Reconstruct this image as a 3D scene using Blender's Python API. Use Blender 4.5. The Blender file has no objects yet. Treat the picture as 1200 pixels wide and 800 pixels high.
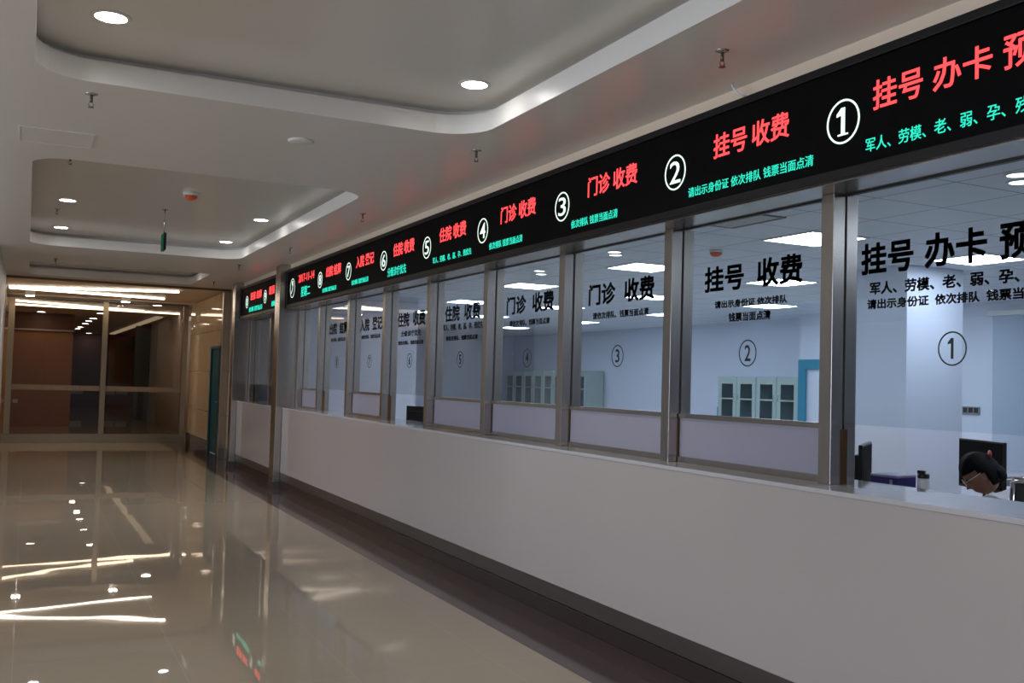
import bpy, bmesh, math, random
from mathutils import Vector, Matrix
random.seed(4)
SC = bpy.context.scene
COL = SC.collection
PI = math.pi

# ------------------------------------------------------------------ camera, world, light, exposure
CAM_H = 1.55
cam_d = bpy.data.cameras.new('camera')
cam_d.sensor_width = 36.0
cam_d.lens = 1150.0 / 1200.0 * 36.0
cam_d.clip_start = 0.05
cam_d.clip_end = 200
cam = bpy.data.objects.new('camera', cam_d)
COL.objects.link(cam)
_right = Vector((0.8962, -0.4428, 0.0280))
_fwd = Vector((0.4420, 0.8960, 0.0418))
_fwd.normalize()
_right = (_right - _fwd * _right.dot(_fwd)).normalized()
_up = _right.cross(_fwd)
M = Matrix(((_right.x, _up.x, -_fwd.x, 0), (_right.y, _up.y, -_fwd.y, 0), (_right.z, _up.z, -_fwd.z, 0), (0, 0, 0, 1)))
M.translation = Vector((0, 0, CAM_H))
cam.matrix_world = M
SC.camera = cam

SC.view_settings.view_transform = 'Standard'
SC.view_settings.look = 'None'
SC.view_settings.exposure = -0.3
SC.view_settings.gamma = 1.0
SC.view_settings.use_curve_mapping = False
SC.cycles.max_bounces = 10
SC.cycles.diffuse_bounces = 5
SC.cycles.glossy_bounces = 6
SC.cycles.transparent_max_bounces = 24
SC.cycles.sample_clamp_indirect = 4.0
SC.cycles.use_denoising = True

W_DAY = 0.76          # daylight coming in through the open front of the hall
W_INNER = 23.5         # office ceiling panels
W_STRIP = 8.0         # linear lamps of the vestibule
P_SPOT = 60.0         # beam of each recessed downlight
W_SPOT = 45.0         # recessed downlights

w = bpy.data.worlds.new('world')
SC.world = w
w.use_nodes = True
bg = w.node_tree.nodes['Background']
bg.inputs[0].default_value = (0.80, 0.86, 1.0, 1)
bg.inputs[1].default_value = W_DAY


def area(name, loc, rot, sx, sy, power, color):
    l = bpy.data.lights.new(name, 'AREA')
    l.shape = 'RECTANGLE'
    l.size = sx
    l.size_y = sy
    l.energy = power
    l.color = color
    o = bpy.data.objects.new(name, l)
    o.location = loc
    o.rotation_euler = rot
    COL.objects.link(o)
    return o


# daylight window band in the far left side of the hall
area('daylight_window', (-9.4, 4.5, 1.9), (0, -PI / 2, 0), 2.2, 12.0, 640, (0.74, 0.84, 1.0))

# ------------------------------------------------------------------ materials


def srgb(r, g, b):
    def f(c):
        c /= 255.0
        return c / 12.92 if c <= 0.04045 else ((c + 0.055) / 1.055) ** 2.4
    return (f(r), f(g), f(b), 1)


def mat(name, col, rough=0.5, metal=0.0, spec=0.5, coat=0.0, noise=0.0, nscale=8.0, stretch=(1, 1, 1), bump=0.0):
    m = bpy.data.materials.new(name)
    m.use_nodes = True
    nt = m.node_tree
    p = nt.nodes['Principled BSDF']
    p.inputs['Base Color'].default_value = col
    p.inputs['Roughness'].default_value = rough
    p.inputs['Metallic'].default_value = metal
    p.inputs['Specular IOR Level'].default_value = spec
    p.inputs['Coat Weight'].default_value = coat
    if noise or bump:
        tc = nt.nodes.new('ShaderNodeTexCoord')
        mp = nt.nodes.new('ShaderNodeMapping')
        mp.inputs['Scale'].default_value = stretch
        nz = nt.nodes.new('ShaderNodeTexNoise')
        nz.inputs['Scale'].default_value = nscale
        nz.inputs['Detail'].default_value = 5
        nt.links.new(tc.outputs['Object'], mp.inputs[0])
        nt.links.new(mp.outputs[0], nz.inputs['Vector'])
        if noise:
            mx = nt.nodes.new('ShaderNodeMix')
            mx.data_type = 'RGBA'
            mx.inputs[6].default_value = tuple(c * (1 - noise) for c in col[:3]) + (1,)
            mx.inputs[7].default_value = tuple(min(1, c * (1 + noise)) for c in col[:3]) + (1,)
            nt.links.new(nz.outputs[0], mx.inputs[0])
            nt.links.new(mx.outputs[2], p.inputs['Base Color'])
        if bump:
            b = nt.nodes.new('ShaderNodeBump')
            b.inputs['Strength'].default_value = bump
            b.inputs['Distance'].default_value = 0.02
            nt.links.new(nz.outputs[0], b.inputs['Height'])
            nt.links.new(b.outputs[0], p.inputs['Normal'])
    return m


def emit(name, col, strength):
    m = bpy.data.materials.new(name)
    m.use_nodes = True
    nt = m.node_tree
    nt.nodes.clear()
    e = nt.nodes.new('ShaderNodeEmission')
    e.inputs[0].default_value = col
    e.inputs[1].default_value = strength
    o = nt.nodes.new('ShaderNodeOutputMaterial')
    nt.links.new(e.outputs[0], o.inputs[0])
    return m


def glass_mat(name, tint, ior=1.5, rough=0.0):
    m = bpy.data.materials.new(name)
    m.use_nodes = True
    nt = m.node_tree
    nt.nodes.clear()
    t = nt.nodes.new('ShaderNodeBsdfTransparent')
    t.inputs[0].default_value = tint
    g = nt.nodes.new('ShaderNodeBsdfGlossy')
    g.inputs['Roughness'].default_value = rough
    g.inputs[0].default_value = (1, 1, 1, 1)
    fr = nt.nodes.new('ShaderNodeFresnel')
    fr.inputs[0].default_value = ior
    ge = nt.nodes.new('ShaderNodeNewGeometry')
    sub = nt.nodes.new('ShaderNodeMath')
    sub.operation = 'SUBTRACT'
    sub.inputs[0].default_value = 1.0
    mul = nt.nodes.new('ShaderNodeMath')
    mul.operation = 'MULTIPLY'
    mx = nt.nodes.new('ShaderNodeMixShader')
    o = nt.nodes.new('ShaderNodeOutputMaterial')
    L = nt.links.new
    L(ge.outputs['Backfacing'], sub.inputs[1])
    L(fr.outputs[0], mul.inputs[0])
    L(sub.outputs[0], mul.inputs[1])
    L(mul.outputs[0], mx.inputs[0])
    L(t.outputs[0], mx.inputs[1])
    L(g.outputs[0], mx.inputs[2])
    L(mx.outputs[0], o.inputs[0])
    return m


def frosted_mat(name, col):
    m = bpy.data.materials.new(name)
    m.use_nodes = True
    nt = m.node_tree
    nt.nodes.clear()
    d = nt.nodes.new('ShaderNodeBsdfDiffuse')
    d.inputs[0].default_value = col
    t = nt.nodes.new('ShaderNodeBsdfTranslucent')
    t.inputs[0].default_value = col
    g = nt.nodes.new('ShaderNodeBsdfGlossy')
    g.inputs['Roughness'].default_value = 0.08
    fr = nt.nodes.new('ShaderNodeFresnel')
    fr.inputs[0].default_value = 1.35
    m1 = nt.nodes.new('ShaderNodeMixShader')
    m1.inputs[0].default_value = 0.55
    m2 = nt.nodes.new('ShaderNodeMixShader')
    o = nt.nodes.new('ShaderNodeOutputMaterial')
    L = nt.links.new
    L(d.outputs[0], m1.inputs[1])
    L(t.outputs[0], m1.inputs[2])
    L(fr.outputs[0], m2.inputs[0])
    L(m1.outputs[0], m2.inputs[1])
    L(g.outputs[0], m2.inputs[2])
    L(m2.outputs[0], o.inputs[0])
    return m


def grid_mat(name, col, line, sx, sy, width, rough, ox=0.0, oy=0.0, noise=0.05, wav=0.0, spec=0.5, swap=None, nscale=1.5):
    """square tiles with a thin joint; object coordinates in metres"""
    m = bpy.data.materials.new(name)
    m.use_nodes = True
    nt = m.node_tree
    p = nt.nodes['Principled BSDF']
    L = nt.links.new
    tc = nt.nodes.new('ShaderNodeTexCoord')
    sp = nt.nodes.new('ShaderNodeSeparateXYZ')
    L(tc.outputs['Object'], sp.inputs[0])
    a, b = swap or ('X', 'Y')

    def joint(ch, s, off):
        ad = nt.nodes.new('ShaderNodeMath')
        ad.operation = 'SUBTRACT'
        ad.inputs[1].default_value = off - 100 * s
        L(sp.outputs[ch], ad.inputs[0])
        md = nt.nodes.new('ShaderNodeMath')
        md.operation = 'MODULO'
        md.inputs[1].default_value = s
        L(ad.outputs[0], md.inputs[0])
        lt = nt.nodes.new('ShaderNodeMath')
        lt.operation = 'LESS_THAN'
        lt.inputs[1].default_value = width
        L(md.outputs[0], lt.inputs[0])
        return lt
    j1 = joint(a, sx, ox)
    j2 = joint(b, sy, oy)
    mxm = nt.nodes.new('ShaderNodeMath')
    mxm.operation = 'MAXIMUM'
    L(j1.outputs[0], mxm.inputs[0])
    L(j2.outputs[0], mxm.inputs[1])
    nz = nt.nodes.new('ShaderNodeTexNoise')
    nz.inputs['Scale'].default_value = nscale
    nz.inputs['Detail'].default_value = 6
    L(tc.outputs['Object'], nz.inputs['Vector'])
    c1 = nt.nodes.new('ShaderNodeMix')
    c1.data_type = 'RGBA'
    c1.inputs[6].default_value = tuple(c * (1 - noise) for c in col[:3]) + (1,)
    c1.inputs[7].default_value = tuple(min(1, c * (1 + noise)) for c in col[:3]) + (1,)
    L(nz.outputs[0], c1.inputs[0])
    c2 = nt.nodes.new('ShaderNodeMix')
    c2.data_type = 'RGBA'
    L(mxm.outputs[0], c2.inputs[0])
    L(c1.outputs[2], c2.inputs[6])
    c2.inputs[7].default_value = line
    L(c2.outputs[2], p.inputs['Base Color'])
    r = nt.nodes.new('ShaderNodeMapRange')
    r.inputs[3].default_value = rough
    r.inputs[4].default_value = max(rough, 0.12)
    L(mxm.outputs[0], r.inputs[0])
    L(r.outputs[0], p.inputs['Roughness'])
    p.inputs['Specular IOR Level'].default_value = spec
    if wav:
        n2 = nt.nodes.new('ShaderNodeTexNoise')
        n2.inputs['Scale'].default_value = 1.6
        n2.inputs['Detail'].default_value = 1
        L(tc.outputs['Object'], n2.inputs['Vector'])
        bm_ = nt.nodes.new('ShaderNodeBump')
        bm_.inputs['Strength'].default_value = wav
        bm_.inputs['Distance'].default_value = 0.02
        L(n2.outputs[0], bm_.inputs['Height'])
        L(bm_.outputs[0], p.inputs['Normal'])
    return m


m_floor = grid_mat('polished_tile', srgb(172, 160, 142), srgb(186, 175, 158), 0.8, 0.8, 0.003, 0.014, 0.0, 0.18, 0.04, 0.05, 0.5)
m_band = mat('dark_granite', srgb(84, 71, 71), 0.08)
m_ceil = mat('ceiling_paint', srgb(232, 229, 224), 0.32, spec=0.35)
m_tray = mat('tray_paint', srgb(228, 225, 218), 0.2, spec=0.4)
m_wallw = mat('white_wall_paint', srgb(214, 216, 218), 0.5)
m_cream = mat('cream_paint', srgb(236, 216, 194), 0.5)
m_office = mat('office_wall_paint', srgb(212, 219, 232), 0.55)
m_counter = mat('white_artificial_stone', srgb(180, 171, 168), 0.1, spec=0.45, noise=0.015, nscale=2)
m_ctop = mat('polished_white_stone', srgb(190, 188, 190), 0.06, spec=0.5)
m_steel = mat('brushed_steel', srgb(178, 171, 164), 0.27, metal=1.0, noise=0.12, nscale=14, stretch=(6, 6, 0.4))
m_steeld = mat('dark_brushed_steel', srgb(104, 98, 94), 0.3, metal=0.6, noise=0.2, nscale=3, stretch=(1, 0.6, 6))
m_kick = mat('dark_kick_stone', srgb(58, 48, 45), 0.2)
m_mull = mat('warm_brushed_steel', srgb(146, 130, 108), 0.3, metal=1.0, noise=0.1, nscale=10, stretch=(6, 6, 0.4))
m_bronze = mat('bronze_liner', srgb(120, 92, 66), 0.35, metal=1.0)
m_black = mat('black_plastic', srgb(14, 14, 15), 0.35)
m_black_frame = mat('black_led_frame', srgb(22, 20, 20), 0.45, spec=0.3)
m_screen = mat('led_screen_face', srgb(5, 5, 6), 0.7, spec=0.1)
m_glass = glass_mat('window_glass', (0.88, 0.925, 0.945, 1), 1.55)
m_glassd = glass_mat('partition_glass', (0.76, 0.71, 0.66, 1), 1.25)
m_clear = glass_mat('clear_glass', (0.95, 0.97, 0.97, 1), 1.45)
m_frost = frosted_mat('frosted_panel', srgb(200, 198, 211))
m_letter = mat('black_vinyl_lettering', srgb(16, 24, 24), 0.5)
m_red = emit('red_led', (1.0, 0.06, 0.065, 1), 2.6)
m_green = emit('green_led', (0.03, 0.80, 0.56, 1), 1.45)
m_white_led = emit('white_led', (0.80, 1.0, 0.86, 1), 1.6)
m_spot = emit('downlight_lens', (1, 0.97, 0.93, 1), W_SPOT)
m_panel = emit('panel_light_lens', (0.78, 0.85, 1.0, 1), W_INNER)
m_strip = emit('linear_lamp_lens', (1, 0.88, 0.72, 1), W_STRIP)
m_cove = emit('cove_strip_glow', (1, 0.82, 0.6, 1), 0.55)  # weak cream emission for the strip along the lobby ceiling
m_exit = emit('exit_sign_face', (0.05, 0.4, 0.2, 1), 0.22)
m_trim = mat('white_plastic', srgb(225, 224, 220), 0.4)
m_chrome = mat('chrome', srgb(200, 200, 200), 0.12, metal=1.0)
m_stripw = mat('pale_strip_film', srgb(134, 118, 104), 0.5)
m_marble = grid_mat('cream_marble', srgb(226, 202, 168), srgb(120, 100, 78), 1.2, 0.81, 0.008, 0.06, 17.25, -0.02, 0.14, 0.0, 0.5, ('Y', 'Z'), 3.0)
m_teal = mat('teal_door_paint', srgb(20, 92, 108), 0.4)
m_tealw = mat('teal_trim_paint', srgb(44, 132, 160), 0.45)
m_wood = mat('warm_wood_veneer', srgb(158, 104, 46), 0.5, noise=0.18, nscale=5, stretch=(5, 5, 0.35))
m_woodd = mat('dark_wood_veneer', srgb(100, 62, 42), 0.55, noise=0.18, nscale=5, stretch=(5, 5, 0.35))
m_taupe = mat('taupe_fluted_panel', srgb(186, 178, 172), 0.5, noise=0.14, nscale=4, stretch=(8, 8, 0.1))
m_bluegrey = mat('blue_grey_panel', srgb(96, 104, 102), 0.6)
m_grille = grid_mat('metal_ceiling_tile', srgb(222, 228, 236), srgb(110, 116, 126), 0.6, 0.6, 0.012, 0.45, 4.846, 3.984, 0.03)
m_ofloor = mat('office_floor', srgb(186, 184, 180), 0.3)
m_cab = mat('grey_green_steel', srgb(166, 184, 180), 0.4)
m_cabglass = glass_mat('cabinet_glass', (0.82, 0.86, 0.9, 1), 1.4)
m_cabin = mat('cabinet_inside', srgb(96, 98, 106), 0.6)
m_blue = mat('dark_blue_card', srgb(40, 36, 110), 0.35)
m_bluet = mat('pale_blue_card', srgb(150, 150, 190), 0.4)
m_desk = mat('pale_desk_laminate', srgb(190, 180, 165), 0.4)
m_mesh = mat('dark_mesh_fabric', srgb(58, 58, 58), 0.7)
m_skin = mat('skin', srgb(150, 104, 82), 0.5)
m_hair = mat('black_hair', srgb(6, 5, 5), 0.7, spec=0.2, bump=0.3, nscale=30, stretch=(1, 1, 8))
m_shirt = mat('white_uniform', srgb(206, 208, 214), 0.7)
m_trouser = mat('navy_trousers', srgb(34, 38, 56), 0.8)
m_redclip = mat('red_hair_clip', srgb(170, 24, 40), 0.4)
m_paper = mat('paper', srgb(220, 222, 224), 0.7)
m_blind = mat('vertical_blind_fabric', srgb(188, 202, 218), 0.6)
m_leaf = mat('plant_leaf', srgb(42, 84, 40), 0.5)
m_orange = mat('orange_detector', srgb(226, 92, 40), 0.4)
m_grey = mat('grey_plastic', srgb(128, 130, 134), 0.45)
m_bottle = mat('translucent_bottle', srgb(222, 228, 236), 0.15)

# ------------------------------------------------------------------ mesh helpers


def tag(o, label, cat, group=None):
    o['label'] = label
    o['category'] = cat
    if group:
        o['group'] = group
    return o


def empty(name, loc, label, cat, group=None, rz=0.0):
    o = bpy.data.objects.new(name, None)
    o.location = loc
    o.rotation_euler = (0, 0, rz)
    o.empty_display_size = 0.1
    COL.objects.link(o)
    return tag(o, label, cat, group)


def B():
    return bmesh.new()


def box(bm, x0, x1, y0, y1, z0, z1, bev=0.0, mi=0):
    r = bmesh.ops.create_cube(bm, size=1.0)
    vs = r['verts']
    for v in vs:
        v.co = Vector(((x0 + x1) / 2 + v.co.x * (x1 - x0), (y0 + y1) / 2 + v.co.y * (y1 - y0), (z0 + z1) / 2 + v.co.z * (z1 - z0)))
    fs = list({f for v in vs for f in v.link_faces})
    for f in fs:
        f.material_index = mi
    if bev:
        es = list({e for v in vs for e in v.link_edges})
        bmesh.ops.bevel(bm, geom=es, offset=bev, segments=2, affect='EDGES', profile=0.6)
    return bm


def cyl(bm, p0, p1, r0, r1=None, seg=20, cap=True, mi=0):
    p0 = Vector(p0)
    p1 = Vector(p1)
    r1 = r0 if r1 is None else r1
    d = p1 - p0
    q = Vector((0, 0, 1)).rotation_difference(d.normalized()).to_matrix().to_4x4()
    mtx = Matrix.Translation((p0 + p1) / 2) @ q
    r = bmesh.ops.create_cone(bm, cap_ends=cap, segments=seg, radius1=r0, radius2=r1, depth=d.length, matrix=mtx)
    for f in {f for v in r['verts'] for f in v.link_faces}:
        f.material_index = mi
        if len(f.verts) == 4:
            f.smooth = True
    return bm


def lathe(bm, prof, c=(0, 0, 0), seg=24):
    """prof: list of (r, z)"""
    rings = []
    for r, z in prof:
        rings.append([bm.verts.new((c[0] + r * math.cos(2 * PI * i / seg), c[1] + r * math.sin(2 * PI * i / seg), c[2] + z)) for i in range(seg)])
    for a, b in zip(rings, rings[1:]):
        for i in range(seg):
            f = bm.faces.new((a[i], a[(i + 1) % seg], b[(i + 1) % seg], b[i]))
            f.smooth = True
    for rg, fl in ((rings[0], True), (rings[-1], False)):
        bm.faces.new(list(reversed(rg)) if fl else rg)
    return bm


def tube(bm, pts, r, seg=8):
    pts = [Vector(p) for p in pts]
    rings = []
    for i, p in enumerate(pts):
        d = (pts[min(i + 1, len(pts) - 1)] - pts[max(i - 1, 0)]).normalized()
        u = d.cross(Vector((0, 0, 1)))
        if u.length < 1e-3:
            u = d.cross(Vector((0, 1, 0)))
        u.normalize()
        v = d.cross(u)
        rings.append([bm.verts.new(p + r * (math.cos(2 * PI * k / seg) * u + math.sin(2 * PI * k / seg) * v)) for k in range(seg)])
    for a, b in zip(rings, rings[1:]):
        for k in range(seg):
            f = bm.faces.new((a[k], a[(k + 1) % seg], b[(k + 1) % seg], b[k]))
            f.smooth = True
    bm.faces.new(rings[0])
    bm.faces.new(list(reversed(rings[-1])))
    return bm


def obj(name, bm, m, parent=None, fix=True):
    if fix:
        bmesh.ops.recalc_face_normals(bm, faces=bm.faces[:])
    me = bpy.data.meshes.new(name)
    bm.to_mesh(me)
    bm.free()
    for x in (m if isinstance(m, (list, tuple)) else [m]):
        me.materials.append(x)
    o = bpy.data.objects.new(name, me)
    COL.objects.link(o)
    if parent:
        o.parent = parent
    return o


def world_obj(name, bm, m, parent):
    """part whose mesh was written in world coordinates, under a parent standing elsewhere"""
    bm.transform(Matrix.Translation(-Vector(parent.location)))
    return obj(name, bm, m, parent)


def struct(name, bm, m, parent=None, fix=True):
    o = obj(name, bm, m, parent, fix)
    if not parent:
        o['kind'] = 'structure'
    return o


def dup(root, loc, rz=None, label=None):
    r = root.copy()
    COL.objects.link(r)
    r.location = loc
    if rz is not None:
        r.rotation_euler = (0, 0, rz)
    if label:
        r['label'] = label
    for ch in list(root.children):
        c = ch.copy()
        COL.objects.link(c)
        c.parent = r
        for g in ch.children:
            d = g.copy()
            COL.objects.link(d)
            d.parent = c
    return r


_TC = {}


def text2d(body, bold):
    """outline of a piece of writing as (verts, faces) in the unit square"""
    k = (body, bold)
    if k in _TC:
        return _TC[k]
    cu = bpy.data.curves.new('writing', 'FONT')
    cu.body = body
    cu.offset = bold
    cu.resolution_u = 3
    o = bpy.data.objects.new('writing', cu)
    COL.objects.link(o)
    dg = bpy.context.evaluated_depsgraph_get()
    dg.update()
    me = bpy.data.meshes.new_from_object(o.evaluated_get(dg))
    vs = [v.co.copy() for v in me.vertices]
    fs = [tuple(p.vertices) for p in me.polygons]
    bpy.data.objects.remove(o)
    bpy.data.curves.remove(cu)
    bpy.data.meshes.remove(me)
    x0 = min(v.x for v in vs)
    x1 = max(v.x for v in vs)
    y0 = min(v.y for v in vs)
    y1 = max(v.y for v in vs)
    vs = [((v.x - x0) / (x1 - x0), (v.y - y0) / (y1 - y0)) for v in vs]
    _TC[k] = (vs, fs)
    return _TC[k]


def write(bm, body, X, yl, yr, z0, z1, bold=0.0, th=0.002, fat=0.0):
    """writing on the plane X, read from the corridor side; yl is its left end (larger y)"""
    for dy, dz in (((0, 0),) if not fat else ((-fat, -fat), (fat, -fat), (fat, fat), (-fat, fat))):
        write1(bm, body, X, yl + dy, yr + dy, z0 + dz, z1 + dz, bold, th)
    return bm


def write1(bm, body, X, yl, yr, z0, z1, bold, th):
    vs, fs = text2d(body, bold)
    bv = [bm.verts.new((X, yl + (yr - yl) * a, z0 + (z1 - z0) * b)) for a, b in vs]
    nf = []
    for f in fs:
        try:
            nf.append(bm.faces.new([bv[i] for i in f]))
        except ValueError:
            pass
    r = bmesh.ops.extrude_face_region(bm, geom=nf)
    for v in r['geom']:
        if isinstance(v, bmesh.types.BMVert):
            v.co.x -= th
    return bm


def one(bm, X, yc, z0, z1, w, foot, th=0.002):
    """a figure 1 with a flag, and a foot where the lettering has one"""
    h = z1 - z0
    t = w * 0.36
    P = [(-t / 2, z1), (t / 2, z1), (t / 2, z0), (-t / 2, z0), (-t / 2, z1 - 0.26 * h), (-w * 0.62, z1 - 0.30 * h), (-w * 0.62, z1 - 0.20 * h)]
    polys = [P]
    if foot:
        polys = [[P[0], P[1], (t / 2, z0 + 0.07 * h), (w * 0.5, z0 + 0.055 * h), (w * 0.5, z0), (-w * 0.5, z0), (-w * 0.5, z0 + 0.055 * h), (-t / 2, z0 + 0.07 * h)] + P[4:]]
    nf = []
    for q in polys:
        nf.append(bm.faces.new([bm.verts.new((X, yc - a, z)) for a, z in q]))
    r = bmesh.ops.extrude_face_region(bm, geom=nf)
    for v in r['geom']:
        if isinstance(v, bmesh.types.BMVert):
            v.co.x -= th
    return bm


def ring(bm, X, yc, zc, ry, rz, t, th=0.002, seg=40):
    A = []
    for k in range(seg):
        a = 2 * PI * k / seg
        c, s = math.cos(a), math.sin(a)
        A.append([bm.verts.new((x, yc + (ry - d) * c, zc + (rz - d) * s)) for x, d in ((X, 0), (X, t), (X - th, t), (X - th, 0))])
    for k in range(seg):
        a, b = A[k], A[(k + 1) % seg]
        for i in range(4):
            j = (i + 1) % 4
            bm.faces.new((a[i], a[j], b[j], b[i]))
    return bm


# ------------------------------------------------------------------ the setting
XC = 3.21                 # front face of the counter
Z_C = 1.114               # counter top
Z_CL = 3.114              # corridor ceiling
XG = 3.463                # plane of the glass
Y_P0 = 3.545              # left edge of the post between windows 1 and 2
PITCH = 1.2926

bm = B()
box(bm, -10, 2.71, -7, 48, -0.1, 0)
struct('floor', bm, m_floor)
bm = B()
box(bm, 2.71, 3.35, -7, 23.6, -0.1, 0)
struct('trim_1', bm, m_band)
bm = B()
box(bm, 2.71, 9, 23.6, 48, -0.1, 0)
struct('trim_2', bm, m_floor)


def rrect(x0, x1, y0, y1, r, n=14):
    pts = []
    for cx, cy, a0 in ((x1 - r, y1 - r, 0), (x0 + r, y1 - r, PI / 2), (x0 + r, y0 + r, PI), (x1 - r, y0 + r, 1.5 * PI)):
        for k in range(n + 1):
            a = a0 + PI / 2 * k / n
            pts.append((cx + r * math.cos(a), cy + r * math.sin(a)))
    return pts


HOLES = [(-0.03, 2.52, 0.1, 5.74, 0.3), (-0.03, 2.52, 7.95, 13.62, 0.3), (-0.03, 2.52, 15.8, 18.0, 0.12), (-8.2, -2.6, 0.1, 5.74, 0.3), (-8.2, -2.6, 7.95, 13.3, 0.3)]
bm = B()


def loop(pts, z):
    vs = [bm.verts.new((p[0], p[1], z)) for p in pts]
    return vs, [bm.edges.new((vs[i], vs[(i + 1) % len(vs)])) for i in range(len(vs))]


edges = []
_, e = loop([(-10, -7), (3.4, -7), (3.4, 18.5), (-10, 18.5)], Z_CL)
edges += e
hl = []
for h in HOLES:
    v, e = loop(rrect(*h), Z_CL)
    hl.append((h, v))
    edges += e
bmesh.ops.triangle_fill(bm, use_beauty=True, use_dissolve=False, edges=edges)
for h, v in hl:
    prev = v
    n = len(v)
    for dx, z in ((0, 3.235), (0.09, 3.235), (0.09, 3.28)):
        q = rrect(h[0] - dx, h[1] + dx, h[2] - dx, h[3] + dx, h[4] + dx)
        cur = [bm.verts.new((p[0], p[1], z)) for p in q]
        for i in range(n):
            f = bm.faces.new((prev[i], prev[(i + 1) % n], cur[(i + 1) % n], cur[i]))
        prev = cur
    f = bm.faces.new(prev)
    f.material_index = 1
struct('ceiling', bm, [m_ceil, m_tray])

# vestibule ceiling, beyond the portal, and the deep lobby behind the glass partition
bm = B()
box(bm, -1.2, 3.6, 18.55, 23.15, Z_CL + 0.03, Z_CL + 0.1)
struct('ceiling_vestibule', bm, m_cream)
bm = B()
box(bm, -1.2, 9, 23.15, 47, 3.11, 3.2)
struct('ceiling_lobby', bm, m_cream)

# left side: white wall that begins half way down the hall
bm = B()
box(bm, -1.2, -0.37, 13.95, 18.45, 0, Z_CL)
struct('wall_left', bm, m_wallw)
bm = B()
box(bm, -1.2, -0.44, 18.6, 30.0, 0, 3.11)
struct('wall_vestibule', bm, m_marble)
bm = B()
box(bm, -10.2, -10, -7, 20, 0, Z_CL)
struct('wall_far_left', bm, m_wallw)
bm = B()
box(bm, -10, -1.2, 18.3, 18.5, 0, Z_CL)
struct('wall_left_end', bm, m_wallw)

# right side: strip of wall above the displays, marble wall past the counters
bm = B()
box(bm, 3.26, 3.42, -3, 17.2, 3.03, Z_CL)
struct('wall_strip', bm, m_cream)
bm = B()
box(bm, 3.32, 3.5, 17.2, 19.35, 0.22, Z_CL)
box(bm, 3.32, 3.5, 20.35, 23.3, 0.22, Z_CL)
box(bm, 3.32, 3.5, 19.35, 20.35, 2.10, Z_CL)
struct('wall_marble', bm, m_marble)
bm = B()
box(bm, 3.305, 3.5, 17.2, 19.35, 0, 0.22)
box(bm, 3.305, 3.5, 20.35, 23.3, 0, 0.22)
struct('baseboard_marble', bm, m_band)

# ------------------------------------------------------------------ service counter (two stretches)


def counter(name, y0, y1, label, shelf):
    t = empty(name, (XC + 0.25, (y0 + y1) / 2, 0), label, 'counter')
    b = B()
    box(b, XC, XC + 0.1, y0, y1, 0.215, Z_C - 0.022, 0.003)
    world_obj('front_panel', b, m_counter, t)
    b = B()
    box(b, XC - 0.004, 3.735, y0, y1, Z_C - 0.022, Z_C, 0.004)
    world_obj('countertop', b, m_ctop, t)
    b = B()
    box(b, XC + 0.006, XC + 0.09, y0, y1, 0.11, 0.215)
    world_obj('steel_strip', b, m_steeld, t)
    b = B()
    box(b, XC - 0.002, XC + 0.09, y0, y1, 0.0, 0.106, 0.004)
    world_obj('kick_plate', b, m_kick, t)
    b = B()
    box(b, 3.70, 3.73, y0, y1, 0.0, Z_C - 0.036)
    world_obj('back_panel', b, m_desk, t)
    if shelf:
        b = B()
        box(b, 3.735, 4.12, y0, y1, 0.95, 0.975, 0.003)
        world_obj('staff_shelf', b, m_desk, t)
    return t


counter('service_counter', -2.0, 13.66, 'long white stone service counter under the numbered windows with dark kick plate', True)
counter('service_counter', 13.98, 16.95, 'short white counter section between the two steel pilasters at the far end', False)

# steel pilasters, each a thing


def pilaster(x0, x1, y0, y1, label):
    t = empty('steel_pilaster', ((x0 + x1) / 2, (y0 + y1) / 2, 0), label, 'pilaster', None)
    b = B()
    box(b, x0, x1, y0, y1, 0.0, Z_CL - 0.003, 0.004)
    world_obj('cladding', b, m_steel, t)
    b = B()
    box(b, x0 - 0.006, x1 + 0.0, y0 - 0.006, y1 + 0.004, 0.0, 0.09, 0.003)
    world_obj('base_cover', b, m_steeld, t)
    return t


pilaster(3.12, 3.45, 13.68, 13.96, 'stainless steel pilaster left of the date display, from floor to ceiling')
pilaster(3.12, 3.45, 16.97, 17.19, 'stainless steel pilaster next to the cream marble wall, left end of the counters')

# ------------------------------------------------------------------ LED displays


def led_box(y0, y1, label, parts):
    t = empty('led_display', (3.33, (y0 + y1) / 2, 2.49), label, 'display')
    b = B()
    box(b, 3.225, 3.50, y0, y1, 2.50, 3.028)
    world_obj('housing', b, m_black_frame, t)
    b = B()
    box(b, 3.2, 3.2245, y0, y1, 2.99, 3.03, 0.004)
    box(b, 3.2, 3.2245, y0, y1, 2.495, 2.54, 0.004)
    box(b, 3.2, 3.2245, y0, y0 + 0.04, 2.541, 2.989)
    box(b, 3.2, 3.2245, y1 - 0.04, y1, 2.541, 2.989)
    world_obj('frame', b, m_black_frame, t)
    b = B()
    box(b, 3.212, 3.2245, y0 + 0.041, y1 - 0.041, 2.542, 2.988)
    world_obj('screen', b, m_screen, t)
    b = B()
    box(b, 3.226, 3.50, y0, y1, 2.487, 2.4995)
    world_obj('soffit', b, m_steel, t)
    for kind, fn in parts:
        b = B()
        fn(b)
        m = {'service_message': m_red, 'notice_message': m_green, 'window_number': m_white_led, 'emblem': m_white_led}[kind]
        world_obj(kind, b, m, t)
    return t


LX = 3.2118
TB = 0.012


def msg(words, z0=2.759, z1=2.887, bold=TB):
    def fn(b):
        for s, l, r in words:
            write(b, s, LX, l, r, z0, z1, bold)
    return fn


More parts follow.
